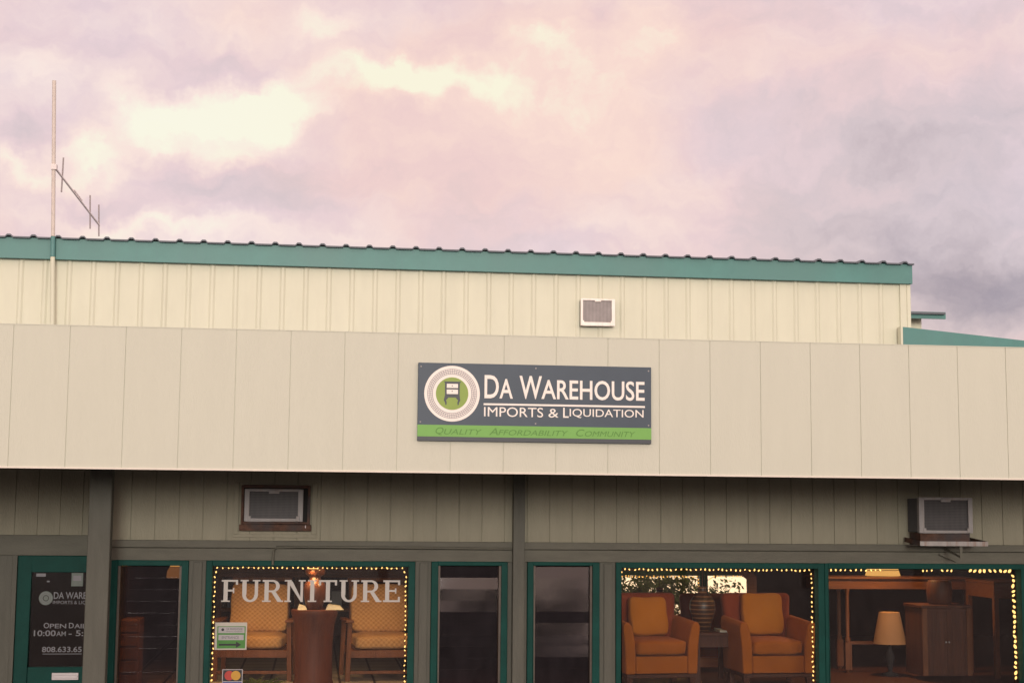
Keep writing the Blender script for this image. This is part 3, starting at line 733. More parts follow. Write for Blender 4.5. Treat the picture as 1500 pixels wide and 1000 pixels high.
# ------------------------------------------------------------------ antenna mast and yagi
yA = YE-.05
ant = thing('television_antenna', 'tall thin roof mast with a small slanting three-element aerial', 'antenna', at(77, 480, yA))
mb = MB(); mb.tube([at(76.6, 482, yA), at(77.2, 376.5, yA)], .031, 12); mb.build('mast_foot', M['metalwall'], ant)
mb = MB(); mb.tube([at(77.2, 376, yA), at(77.7, 346.5, yA)], .031, 12); mb.build('mast_sleeve', M['mast_teal'], ant)
mb = MB(); mb.tube([at(77.7, 346, yA), at(78.6, 240, yA), at(79.4, 118.5, yA)], .026, 12); mb.build('mast', M['mast'], ant)
B0, B1 = at(79.5, 244.5, yA), at(145.5, 330, yA+1.6)
mb = MB(); mb.tube([B0+(B0-B1)*.02, B1], .014, 8); mb.box(B0.x-.035, B0.x+.035, yA-.04, yA+.06, B0.z-.04, B0.z+.03)
mb.tube([B0.lerp(B1, .40)+Vector((0, 0, .02)), B0.lerp(B1, .58)+Vector((0, 0, .02))], .018, 8)
mb.build('boom', M['alu'], ant)
for px, p0, p1, lean in ((91.5, 231, 281.5, -2.5), (132, 286, 335, 0), (144.8, 300, 346, 0)):
    tt = (px-79.5)/(145.5-79.5); yy = yA+1.6*tt
    mb = MB(); mb.tube([at(px-lean*.6, p0, yy), at(px+lean*.6, p1, yy)], .0105, 8); mb.build('element', M['rod'], ant)

# ------------------------------------------------------------------ neighbouring roofs on the right
yB = YU-.16
nb = thing('side_building', 'low side roof with a teal sloping barge board rising behind the fascia', 'building', at(1410, 500, yB))
p = [at(1322.5, 478.5, yB), at(1500, 498.5, yB), at(1322.5, 515, yB)]
sl_ = (p[1].z-p[0].z)/(p[1].x-p[0].x); xa = p[0].x; xb = xa+6
mb = MB(); mb.prism_xz([(xa, 3.40), (xb, 3.0+0.0), (xb, p[0].z+sl_*6), (xa, p[0].z)], yB, yB+.04); mb.build('barge_board', M['teal'], nb, bevel=.004)
mb = MB(); mb.hexa([(xa+.01, yB+.041, p[0].z-.05), (xb, yB+.041, p[0].z-.05+sl_*6), (xb, yB+9, p[0].z-.05+sl_*6), (xa+.01, yB+9, p[0].z-.05)],
                   [(xa+.01, yB+.041, p[0].z-.015), (xb, yB+.041, p[0].z-.015+sl_*6), (xb, yB+9, p[0].z-.015+sl_*6), (xa+.01, yB+9, p[0].z-.015)]); mb.build('roof', M['roof'], nb)
mb = MB(); mb.box(xa-.03, xa-.001, yB+.0, YU-.036, 3.3, p[0].z+.005); mb.build('flashing', M['metalwall'], nb)
mb = MB(); mb.box(xa+.05, xb-.2, yB+.10, yB+8.8, 0, 3.39); mb.build('wall', M['siding'], nb)
yB2 = YU+16
rb = thing('rear_building', 'distant teal-eaved pale building just showing past the metal wall corner', 'building', at(1340, 500, yB2))
c0, c1, c2 = at(1300, 457, yB2), at(1371, 466, yB2), at(1385.5, 458, yB2)
mb = MB(); mb.box(c0.x, X(1371, 460, yB2), yB2-.6, yB2-.55, Z(1350, 466.3, yB2-.6), Z(1350, 456.3, yB2-.6)); mb.build('eave_fascia', M['teal'], rb)
mb = MB(); mb.box(c0.x, X(1371, 460, yB2-.7), yB2-.549, yB2+6, Z(1370, 460.2, yB2-.7), Z(1370, 457.2, yB2-.7)); mb.box(c0.x, X(1385, 459, yB2-.7), yB2-.70, yB2-.601, Z(1370, 460.2, yB2-.7), Z(1370, 457.2, yB2-.7)); mb.build('roof', M['roof'], rb)
mb = MB(); mb.box(c0.x, X(1351, 475, yB2), yB2, yB2+5.5, 0, Z(1345, 463, yB2)); mb.build('wall', M['siding'], rb, bevel=.05)
bpy.data.objects['wall.001'].data.materials[0] = M['metalwall']

# ------------------------------------------------------------------ string lights
bulb_mb = MB(); bulb_mb.lathe([(.001, -.016), (.006, -.013), (.0095, -.004), (.0095, .003), (.005, .012), (.001, .016)], n=8)
PROTO = [None]
def string_light(label, path, step, jit, size, skip=()):
    """fairy lights hung along a polyline just behind the glass"""
    t = thing('string_light', label, 'fairy lights', path[0], 'warm fairy lights framing the shop windows')
    L = [0.0]
    for a, b in zip(path, path[1:]): L.append(L[-1]+(b-a).length)
    def P(s_):
        for i in range(len(path)-1):
            if s_ <= L[i+1] or i == len(path)-2: return path[i].lerp(path[i+1], (s_-L[i])/(L[i+1]-L[i]))
    n = int(L[-1]/.04); MB().tube([P(L[-1]*i/n)+Vector((random.uniform(-.003, .003), .006, random.uniform(-.003, .003))) for i in range(n+1)], .003, 5).build('cord', M['wire'], t)
    s_ = step*.4; k = 0
    while s_ < L[-1]:
        q = P(s_)+Vector((random.uniform(-jit, jit), random.uniform(-.004, .004), random.uniform(-jit, jit)))
        fr = s_/L[-1]
        if not any(a <= fr <= b for a, b in skip):
            if PROTO[0] is None:
                o = bulb_mb.build('bulb', M['bulb'], t, origin=(0, 0, 0)); PROTO[0] = o
            else:
                o = PROTO[0].copy(); COL.objects.link(o); o.parent = t
            o.location = q-WORLD[t.name]
            o.rotation_euler = (random.uniform(-.7, .7), random.uniform(-.9, .9), 0)
            z_ = size(fr)*random.uniform(.85, 1.15); o.scale = (z_, z_, z_); k += 1
        s_ += step*random.uniform(.86, 1.14)
    return k
yL = YG+.035
zl0 = 1.0
def corner(l, r, t_, left=True, right=True):
    p = []
    if left: p += [Vector((l+.016, yL, zl0)), Vector((l+.016, yL, t_-.07)), Vector((l+.035, yL, t_-.018))]
    else: p += [Vector((l+.016, yL, t_-.05)), Vector((l+.06, yL, t_-.016))]
    p += [Vector((r-.045, yL, t_-.018)), Vector((r-.018, yL, t_-.07)), Vector((r-.018, yL, zl0))]
    return p
k1 = string_light('warm fairy lights outlining the window lettered in white serif capitals', corner(w3l, w3r, w3t), .044, .004, lambda f: .55 if .27 < f < .66 else .62)
k2 = string_light('warm fairy lights above the two orange armchairs', corner(w5l, w5r, w5t, False), .043, .005, lambda f: .66)
k3 = string_light('larger fairy lights round the window with the lampshade, rightmost pane', corner(w6l, w6r, w6t, False),   .047, .003, lambda f: .7 if f < .5 else 1.2, [(.19, .32), (.38, .40), (.44, .49)])
print('bulbs', k1, k2, k3)

# ------------------------------------------------------------------ furniture
def soft_box(name, mat, parent, x0, x1, y0, y1, z0, z1, r=.04, puff=.0, tilt=0.0):
    """a cushion: rounded box whose faces swell"""
    bm = bmesh.new(); bmesh.ops.create_cube(bm, size=1); bmesh.ops.subdivide_edges(bm, edges=bm.edges, cuts=7, use_grid_fill=True)
    c = Vector(((x0+x1)/2, (y0+y1)/2, (z0+z1)/2)); h = Vector(((x1-x0)/2, (y1-y0)/2, (z1-z0)/2))
    for v in bm.verts:
        p = Vector((v.co.x*2*h.x, v.co.y*2*h.y, v.co.z*2*h.z))
        inner = Vector((max(-h.x+r, min(h.x-r, p.x)), max(-h.y+r, min(h.y-r, p.y)), max(-h.z+r, min(h.z-r, p.z))))
        d = p-inner
        if d.length > 1e-9: p = inner+d.normalized()*r
        u, v_, w_ = p.x/h.x, p.y/h.y, p.z/h.z
        if puff:
            if h.y < h.z: p.y *= 1+puff*(1-u*u)*(1-w_*w_)
            else: p.z *= 1+puff*(1-u*u)*(1-v_*v_)
        p += Vector((math.sin(p.z*31+p.y*17+x0*9), math.sin(p.x*27+p.z*19+z0*7), math.sin(p.x*23+p.y*29+y0*5)))*.0045
        if tilt: p = Matrix.Rotation(tilt, 3, 'X') @ p
        v.co = p
    me = bpy.data.meshes.new(name); bm.to_mesh(me); bm.free(); me.materials.append(mat)
    for p in me.polygons: p.use_smooth = True
    o = bpy.data.objects.new(name, me); COL.objects.link(o); WORLD[o.name] = c
    o.parent = parent; o.location = c-WORLD[parent.name]
    sm = o.modifiers.new('sub', 'SUBSURF'); sm.levels = 1; sm.render_levels = 1
    return o

def armchair(label, loc, rz):
    t = thing('armchair', label, 'armchair', (0, 0, 0), 'orange upholstered armchairs in the window')
    W = .37
    # arms: front outline flares outward towards a rounded top, sides slope down to the front
    for s_ in (-1, 1):
        o_ = [(.255, .13), (.35, .13), (.362, .40), (.378, .54), (.375, .585), (.352, .612), (.315, .606), (.292, .57), (.262, .44), (.255, .30)]
        mb = MB(); fr = [(s_*a, -.34, b) for a, b in o_]; bk = [(s_*a, .30, b+(.03 if b > .3 else 0)) for a, b in o_]
        n = len(o_); fs = [tuple(range(n)), tuple(reversed(range(n, 2*n)))]+[(i, i+n, (i+1) % n+n, (i+1) % n) for i in range(n)]
        if s_ < 0: fs = [tuple(reversed(f)) for f in fs]
        mb.add(fr+bk, fs); mb.build('arm', M['orange'], t, bevel=.022, seg=4)
    soft_box('seat_cushion', M['orange'], t, -.253, .253, -.355, .22, .30, .445, .045, .12)
    mb = MB(); mb.box(-.254, .254, -.335, .24, .135, .296); mb.build('seat_base', M['orange'], t, bevel=.012)
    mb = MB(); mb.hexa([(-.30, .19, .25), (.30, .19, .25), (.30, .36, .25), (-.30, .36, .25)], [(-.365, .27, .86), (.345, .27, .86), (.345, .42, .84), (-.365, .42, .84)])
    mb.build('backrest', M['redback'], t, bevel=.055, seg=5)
    mb = MB(); mb.box(-.34, .34, -.325, .30, .095, .129); mb.build('plinth', M['wood_dk'], t, bevel=.006)
    for a in (-.31, .31):
        for b in (-.29, .27):
            mb = MB(); mb.hexa([(a-.018, b-.018, 0), (a+.018, b-.018, 0), (a+.018, b+.018, 0), (a-.018, b+.018, 0)], [(a-.03, b-.03, .094), (a+.03, b-.03, .094), (a+.03, b+.03, .094), (a-.03, b+.03, .094)]); mb.build('leg', M['wood_dk'], t)
    t.location = loc; t.rotation_euler = (0, 0, rz); return t
def cushion(label, loc, rz, lean, s=.40):
    t = thing('throw_cushion', label, 'cushion', (0, 0, 0), 'square amber cushions on the armchairs')
    soft_box('cover', M['pillow'], t, -s/2, s/2, -.06, .06, 0, s*.98,   .04, .25)
    t.location = loc; t.rotation_euler = (lean, 0, rz); return t

YC = 14.55
def floor_x(px, Y): return X(px, 960, Y)
c2 = floor_x(1126, YC); c1 = floor_x(955, YC+.02)
armchair('orange armchair with an upright cushion, right of the striped vase', (c2, YC+.05, FZ), R(2))
armchair('orange armchair partly hidden by the green window frame, left of the striped vase', (c1, YC+.05, FZ), R(5))
cushion('plump square amber cushion upright on the right-hand orange armchair', (c2-.005, YC+.05+.10, FZ+.46), R(2), R(-12), .41)
cushion('square amber cushion slumped on the orange armchair nearest the window frame', (c1+.0, YC+.05+.07, FZ+.455), R(7), R(-16), .38)

# side table with the striped vase between the armchairs
tx_ = floor_x(1040, YC+.25)
st = thing('side_table', 'dark wooden side table between the orange armchairs', 'table', (tx_, YC+.3, FZ))
ztab = Z(1040, 925, YC+.2)
mb = MB(); mb.box(tx_-.2, tx_+.24, YC+.1, YC+.6, ztab-.03, ztab); mb.build('tabletop', M['wood_dk'], st, bevel=.004)
mb = MB(); mb.box(tx_-.17, tx_+.21, YC+.13, YC+.57, ztab-.14, ztab-.0305); mb.build('apron', M['wood_dk'], st)
for a in (-.15, .19):
    for b in (.15, .55):
        mb = MB(); mb.box(tx_+a-.022, tx_+a+.022, YC+b-.022, YC+b+.022, FZ, ztab-.141); mb.build('leg', M['wood_dk'], st)
mb = MB(); vx = X(1029, 890, YC+.3); vh = Z(1029, 858, YC+.3)-ztab
mb.lathe([(.05, .002), (.07, .004), (.10, vh*.25), (.128, vh*.50), (.122, vh*.66), (.085, vh*.80), (.045, vh*.86), (.036, vh*.93), (.045, vh*.995), (.03, vh)], (vx, YC+.3, ztab), 36)
tag(mb.build('vase', M['stripes'], origin=(vx, YC+.3, ztab)), 'round-bellied banded vase on the table between the orange armchairs', 'vase')
mb = MB(); mb.tube([(vx, YC+.3, ztab+vh+.001), (vx+.004, YC+.31, ztab+vh+.14)], .004, 6); mb.build('stem', M['wood_dk'])
tag(bpy.data.objects['stem'], 'thin dark stalk rising from the banded vase', 'stick')
bk = MB(); bk.hexa([(vx+.13, YC+.14, ztab+.001), (vx+.26, YC+.14, ztab+.001), (vx+.26, YC+.36, ztab+.001), (vx+.13, YC+.36, ztab+.001)], [(vx+.13, YC+.14, ztab+.02), (vx+.26, YC+.14, ztab+.012), (vx+.26, YC+.36, ztab+.02), (vx+.13, YC+.36, ztab+.03)])
tag(bk.build('magazine', M['paper']), 'white magazine lying beside the banded vase', 'magazine')

# leaning mirror behind the armchairs
yM = 15.75; mx0, mx1 = X(880, 870, yM), X(1096, 870, yM); mz1 = Z(1000, 836, yM); lean = R(3.1)
mir = thing('wall_mirror', 'wide wooden-framed mirror leaning behind the orange armchairs, reflecting trees', 'mirror', ((mx0+mx1)/2, yM, FZ))
def lm(x_, z_, d=0): return (x_, yM+(z_-FZ)*math.tan(lean)+d, z_)
def slab(mb, poly, d0, d1):
    n = len(poly); vs = [lm(a, b, d0) for a, b in poly]+[lm(a, b, d1) for a, b in poly]
    mb.add(vs, [tuple(range(n)), tuple(reversed(range(n, 2*n)))]+[(i, i+n, (i+1) % n+n, (i+1) % n) for i in range(n)])
c = .09
poly = [(mx0, FZ+.15), (mx1, FZ+.15), (mx1, mz1-c*.9), (mx1-c*1.3, mz1), (mx0, mz1)]
mb = MB(); slab(mb, poly, 0, .012); mb.build('mirror_glass', M['mirror'], mir)
mb = MB(); w_ = .10
slab(mb, [(mx1+.001, FZ+.15), (mx1+w_, FZ+.05), (mx1+w_, mz1-c*.6), (mx1+.001, mz1-c*.9)], -.02, .03)
slab(mb, [(mx1+.001, mz1-c*.9), (mx1+w_, mz1-c*.6), (mx1-c*.9, mz1+w_), (mx1-c*1.3, mz1+.001)], -.021, .029)
slab(mb, [(mx0, mz1+.001), (mx1-c*1.3, mz1+.001), (mx1-c*.9, mz1+w_), (mx0-w_, mz1+w_)], -.02, .03)
slab(mb, [(mx0-w_, FZ+.05), (mx1+w_, FZ+.05), (mx1, FZ+.149), (mx0, FZ+.149)], -.02, .03)
slab(mb, [(mx0-w_, FZ+.051), (mx0-.001, FZ+.15), (mx0-.001, mz1), (mx0-w_, mz1+w_-.001)], -.02, .03)
mb.build('mirror_frame', M['wood_md'], mir)

# woven lounge chairs in the lettered window
def lounge(label, loc, rz):
    t = thing('lounge_chair', label, 'chair', (0, 0, 0), 'woven lounge chairs in the lettered window')
    soft_box('seat_cushion', M['rattan'], t, -.285, .285, -.30, .28, .30, .435, .045, .10)
    soft_box('back_cushion', M['rattan'], t, -.285, .285, .22, .35, .42, .90, .045, .15, R(-12))
    mb = MB(); mb.box(-.33, .33, -.31, -.27, .225, .295); mb.box(-.33, .33, .26, .30, .225, .295); mb.box(-.331, -.285, -.269, .259, .225, .295); mb.box(.285, .331, -.269, .259, .225, .295); mb.build('seat_frame', M['wood_mv'], t, bevel=.005)
    mb = MB(); mb.bar((-.26, .36, .30), (-.26, .50, .93), .05, .035); mb.bar((.26, .36, .30), (.26, .50, .93), .05, .035); mb.bar((-.30, .495, .935), (.30, .495, .935), .04, .05); mb.build('back_frame', M['wood_mv'], t, bevel=.004)
    for s_ in (-1, 1):
        mb = MB(); mb.bar((s_*.355, -.26, .0), (s_*.345, -.31, .56), .045, .05); mb.build('leg', M['wood_mv'], t, bevel=.005)
        mb = MB(); mb.bar((s_*.355, .40, .0), (s_*.345, .30, .56), .045, .05); mb.build('leg', M['wood_mv'], t, bevel=.005)
        mb = MB(); mb.hexa([(s_*.35-.04, -.37, .561), (s_*.35+.04, -.37, .561), (s_*.35+.03, .38, .541), (s_*.35-.03, .38, .541)], [(s_*.35-.04, -.37, .587), (s_*.35+.04, -.37, .587), (s_*.35+.03, .38, .567), (s_*.35-.03, .38, .567)]); mb.build('armrest', M['wood_mv'], t, bevel=.006)
    mb = MB(); mb.box(-.33, .33, -.288, -.268, .07, .10); mb.build('stretcher', M['wood_mv'], t, bevel=.004)
    t.location = loc; t.rotation_euler = (0, 0, rz); return t
YLc = 15.1
lounge('woven tan lounge chair left of the dark urn', (X(373, 960, YLc), YLc+.25, FZ), R(-4))
lounge('woven tan lounge chair right of the dark urn', (X(560, 960, YLc), YLc+.2, FZ), R(4))

# round pedestal with a dark urn in the middle of that window
yp = 14.45; px_ = X(460, 940, yp); zp = Z(460, 894, yp)
ped = MB(); hp = zp-FZ
ped.lathe([(.18, 0), (.19, .03), (.175, .06), (.172, hp*.55), (.186, hp*.80), (.213, hp*.93), (.22, hp*.97), (.216, hp)], (px_, yp+.2, FZ), 40)
tag(ped.build('pedestal', M['pedestal'], origin=(px_, yp+.2, FZ)), 'dark round wooden pedestal under the urn between the woven chairs', 'pedestal')
ux = X(461, 870, yp+.2); hu = Z(461, 828, yp+.2)-zp
urn = thing('urn', 'dark glazed urn with a glinting round top between the woven chairs', 'urn', (ux, yp+.2, zp))
mb = MB(); mb.lathe([(.06, .001), (.075, .01), (.10, hu*.30), (.108, hu*.48), (.095, hu*.60), (.055, hu*.68), (.05, hu*.74)], (ux, yp+.2, zp), 36); mb.build('body', M['vase'], urn)
mb = MB(); mb.lathe([(.05, hu*.7405), (.085, hu*.80), (.095, hu*.88), (.075, hu*.96), (.03, hu), (.001, hu+.002)], (ux, yp+.2, zp), 32); mb.build('lid', M['vase'], urn)
for px0, dxx, nm, lab in ((443, .09, 'leaflet', 'white folded leaflets left of the urn'), (490, .17, 'leaflet', 'larger stack of pale leaflets right of the urn')):
    cx_ = X(px0, 888, yp+.2); zz = zp+.0005
    mb = MB(); mb.hexa([(cx_-dxx/2, yp+.12, zz), (cx_+dxx/2, yp+.12, zz), (cx_+dxx/2, yp+.28, zz), (cx_-dxx/2, yp+.28, zz)], [(cx_-dxx*.35, yp+.14, zz+.05), (cx_+dxx*.3, yp+.14, zz+.032), (cx_+dxx*.3, yp+.26, zz+.036), (cx_-dxx*.35, yp+.26, zz+.05)]); tag(mb.build(nm, M['paper']), lab, 'leaflets', 'paper leaflets on the pedestal')
# dark foliage plant low at the left of that window
mb = MB(); pxx = X(375, 985, 14.3)
for i in range(160):
    a = random.uniform(0, 2*PI); l = random.uniform(.08, .24); e = random.uniform(.1, 1.2)
    b0_ = Vector((pxx+random.uniform(-.08, .08), 14.35+random.uniform(-.08, .08), FZ+.02)); d = Vector((math.cos(a)*math.cos(e)*1.3, math.sin(a)*math.cos(e), math.sin(e)*.6))*l
    q = Vector((-math.sin(a), math.cos(a), 0))*.012
    mb.add([b0_-q*.4, b0_+q*.4, b0_+d*.6+q, b0_+d+Vector((0, 0, -.02)), b0_+d*.6-q], [(0, 1, 2, 3, 4)])
tag(mb.build('potted_plant', M['leaf']), 'low dark leafy plant below the entrance sticker', 'plant')
# wooden shelf unit across the back of that window
ysf = 17.6; sh = thing('shelf_unit', 'brown wooden shelf across the back behind the woven chairs', 'shelf', (X(455, 900, ysf), ysf, FZ))
l_, r_ = X(318, 840, ysf), X(596, 840, ysf); za, zb_ = Z(455, 845, ysf), Z(455, 831, ysf)
mb = MB(); mb.box(l_, r_, ysf, ysf+.4, za, zb_); mb.build('top_board', M['wood_md'], sh)
for xx in (l_, (l_+r_)/2-.2, r_-.06): mb = MB(); mb.box(xx, xx+.06, ysf+.01, ysf+.39, FZ, za-.001); mb.build('upright', M['wood_mv'], sh)
mb = MB(); zz = Z(455, 890, ysf); mb.box(l_+.061, r_-.061, ysf+.02, ysf+.38, zz-.04, zz); mb.build('shelf_board', M['wood_md'], sh)
cols = [paint('tin_blue', (.07, .09, .16), .5), paint('tin_grey', (.22, .21, .20), .5), paint('tin_red', (.18, .05, .04), .5)]
x = l_+.12; i = 0
while x < r_-.35:
    w_ = random.uniform(.12, .26); h_ = random.uniform(.10, .26)
    if abs(x+w_/2-((l_+r_)/2-.17)) > w_/2+.05:
        tag(MB().box(x, x+w_, ysf+.06, ysf+.3, zz+.001, zz+h_).build('storage_box', cols[i % 3], bevel=.008), 'small dim box on the shelf behind the woven chairs', 'box', 'boxes on the back shelf')
    x += w_+random.uniform(.03, .12); i += 1

# right window: console table, lamps, cabinet, basket, table frame
y6 = 15.6
l_, r_ = X(1213, 855, y6), X(1425, 855, y6); z1_, z0_ = Z(1320, 845, y6), Z(1320, 862.5, y6)
tb = thing('console_table', 'long brown console table with thin legs behind the lampshade', 'table', ((l_+r_)/2, y6, FZ))
mb = MB(); mb.box(l_-.1, r_, y6-.02, y6+.5, z1_-.02, z1_); mb.build('tabletop', M['wood_md'], tb, bevel=.004)
mb = MB(); mb.box(l_-.08, r_-.02, y6, y6+.48, z0_, z1_-.0205); mb.build('apron', M['wood_md'], tb, bevel=.003)
for px, yy in ((1241, y6+.02), (1229, y6+.42), (1418, y6+.02), (1415, y6+.42)):
    xx = X(px, 900, yy); mb = MB(); zf = Z(1241, 940, y6)
    mb.lathe([(.026, zf-FZ), (.030, zf-FZ+.03), (.018, zf-FZ+.06), (.022, (zf+z0_)/2-FZ), (.018, z0_-FZ-.05), (.03, z0_-FZ-.001)], (xx, yy, FZ), 12); mb.box(xx-.035, xx+.035, yy-.03, yy+.03, FZ+.03, zf-.001)
    mb.lathe([(.02, 0), (.03, .0295)], (xx, yy, FZ), 12); mb.build('leg', M['wood_mv'], tb)
mb = MB(); zf = Z(1280, 941, y6); mb.box(X(1244, 940, y6), X(1414, 940, y6), y6+.0, y6+.04, zf-.014, zf+.014); mb.build('stretcher', M['wood_md'], tb)
# unlit lamp standing in front of the table
yl6 = 15.3; lx = X(1303, 920, yl6); za, zb_ = Z(1303, 942, yl6), Z(1303, 896, yl6)
lamp = thing('table_lamp', 'table lamp with a pale tapered shade in front of the console table', 'lamp', (lx, yl6, FZ))
mb = MB(); mb.lathe([(.168, 0), (.105, zb_-za)], (lx, yl6, za), 32); s_ = mb.build('lamp_shade', M['shade'], lamp)
mb = MB(); mb.lathe([(.09, 0), (.09, .02), (.02, .04), (.035, (za-FZ)*.4), (.05, (za-FZ)*.6), (.015, (za-FZ)*.9), (.015, za-FZ-.001)], (lx, yl6, FZ), 24); mb.build('lamp_base', M['dark'], lamp)  # base coloured near black to stand for the darkness around it
# lit lamp on the table
lx2 = X(1293, 838, y6+.25); zz = Z(1293, 842.5, y6+.25)
lamp2 = thing('table_lamp', 'lit lamp with a glowing wide shade on the console table', 'lamp', (lx2, y6+.25, z1_))
mb = MB(); mb.lathe([(.185, 0), (.11, .24)], (lx2, y6+.25, zz), 32); mb.build('lamp_shade', M['shade_lit'], lamp2)
mb = MB(); mb.lathe([(.07, .001), (.07, .008), (.014, .012), (.014, zz-z1_-.001)], (lx2, y6+.25, z1_), 20); mb.build('lamp_base', M['vase'], lamp2)
# cabinet with a round basket
yk = 14.75; l_, r_ = X(1352, 940, yk), X(1424, 940, yk); zk = Z(1390, 886, yk)
cab = thing('cabinet', 'dark two-door wooden cabinet below the round basket', 'cabinet', ((l_+r_)/2, yk, FZ))
mb = MB(); mb.box(l_, r_, yk+.02, yk+.45, FZ+.05, zk-.031); mb.build('carcase', M['wood_dk'], cab)
mb = MB(); mb.box(l_-.015, r_+.015, yk-.01, yk+.46, zk-.03, zk); mb.build('cabinet_top', M['wood_dk'], cab, bevel=.005)
mb = MB(); mb.box(l_, l_+.05, yk, yk+.0195, FZ+.05, zk-.031); mb.box(r_-.05, r_, yk, yk+.0195, FZ+.05, zk-.031); mb.build('stile', M['wood_mv'], cab, bevel=.003)
mid = (l_+r_)/2
for a, b in ((l_+.052, mid-.002), (mid+.002, r_-.052)):
    mb = MB(); mb.box(a, b, yk+.006, yk+.019, FZ+.07, zk-.05)
    for i in range(5): c_ = a+(b-a)*(i+.5)/5; mb.box(c_-.008, c_+.008, yk+.002, yk+.0058, FZ+.075, zk-.055)
    d_ = mb.build('cabinet_door', M['wood_dk'], cab)
    kx = b-.014 if a < mid-.05 else a+.014
    mb = MB(); mb.lathe([(.004, 0), (.009, .01), (.004, .018)], (kx, yk-.002, (FZ+zk)/2), 10); mb.build('knob', M['slot'], d_)
mb = MB(); bx_ = X(1376, 868, yk+.2); hb = Z(1376, 849, yk+.2)-zk
mb.lathe([(.10, .001), (.12, .02), (.128, hb*.5), (.12, hb*.9), (.105, hb)], (bx_, yk+.2, zk), 32)
tag(mb.build('basket', M['wood_dk'], origin=(bx_, yk+.2, zk)), 'round brown basket on top of the dark cabinet', 'basket')
# table frame at far right
yt6 = 14.9; l_, r_ = X(1456, 870, yt6), X(1540, 870, yt6); z1_, z0_ = Z(1470, 851, yt6), Z(1470, 876, yt6)
t6 = thing('wooden_table', 'brown wooden table end behind the brightest fairy lights', 'table', (l_, yt6, FZ))
mb = MB(); mb.box(l_, r_, yt6, yt6+.7, z1_-.03, z1_); mb.build('tabletop', M['wood_md'], t6, bevel=.004)
mb = MB(); mb.box(l_+.005, r_-.01, yt6+.01, yt6+.69, z0_, z1_-.0305); mb.build('apron', M['wood_md'], t6)
for a in (l_+.005, r_-.06):
    for b in (yt6+.01, yt6+.64): mb = MB(); mb.box(a, a+.05, b, b+.05, FZ, z0_-.001); mb.build('leg', M['wood_mv'], t6, bevel=.003)
# left louvre window: chest of drawers, small lamp, neon squiggle
yq = 14.6; l_, r_ = X(166, 950, yq), X(203, 950, yq); zq = Z(186, 907, yq)
ch = thing('chest_of_drawers', 'tan chest of drawers behind the louvre window next to the entry', 'chest', ((l_+r_)/2, yq, FZ))
mb = MB(); mb.box(l_, r_, yq+.015, yq+.4, FZ, zq); mb.build('carcase', M['wood_lt'], ch, bevel=.005)
hh = (zq-FZ)/5
for i in range(5): mb = MB(); mb.box(l_+.012, r_-.012, yq, yq+.0145, FZ+hh*i+.008, FZ+hh*(i+1)-.008); mb.build('drawer', M['wood_lt'], ch, bevel=.004)
lx3 = X(256, 836, yq); z3 = Z(256, 846, yq)
pl = thing('pendant_lamp', 'small peach pendant lamp at the top corner of the first louvre window', 'lamp', (lx3, yq, z3))
mb = MB(); mb.lathe([(.075, 0), (.07, .06), (.02, .15)], (lx3, yq, z3), 24); mb.build('lamp_shade', M['shade_lit'], pl)
mb = MB(); mb.tube([(lx3, yq, z3+.151), (lx3, yq, 2.619)], .004, 6); mb.build('cord', M['wire'], pl)

# ceiling spots inside the shop (they are what lights the furniture)
def spot(px, Y, power, label, drop=.0):
    xx = X(px, 850, Y); zc = 2.6195-drop
    t = thing('ceiling_lamp', label, 'lamp', (xx, Y, zc-.09), 'warm ceiling lamps inside the shop')
    mb = MB(); mb.lathe([(.055, -.085), (.06, -.08), (.06, 0)], (xx, Y, zc), 20); mb.build('housing', M['vase'], t)
    mb = MB(); mb.lathe([(.045, -.0905), (.05, -.0852)], (xx, Y, zc), 20); mb.build('lens', M['lamp_on'], t)
    if drop: MB().tube([(xx, Y, zc+.001), (xx, Y, 2.619)], .006, 6).build('cord', M['wire'], t)
    ld = bpy.data.lights.new('lamp_light', 'SPOT'); ld.energy = power; ld.color = (1, .56, .22); ld.shadow_soft_size = .06; ld.spot_size = R(150); ld.spot_blend = .6
    lo = bpy.data.objects.new('lamp_light', ld); COL.objects.link(lo); lo.parent = t; lo.location = (0, 0, -.02)
spot(457, 14.55, 12, 'glowing lamp hanging just above the dark urn', 2.6195-.085-Z(457, 831.5, 14.55))
spot(360, 14.2, 65, 'ceiling lamp above the left-hand woven lounge chair')
spot(560, 14.2, 65, 'ceiling lamp above the right-hand woven lounge chair')
spot(960, 14.0, 11, 'ceiling lamp above the left-hand orange armchair')
spot(1110, 14.0, 11, 'ceiling lamp above the right-hand orange armchair')
spot(1300, 15.1, 85, 'ceiling lamp above the console table')
spot(190, 14.25, 60, 'ceiling lamp above the tan chest of drawers')

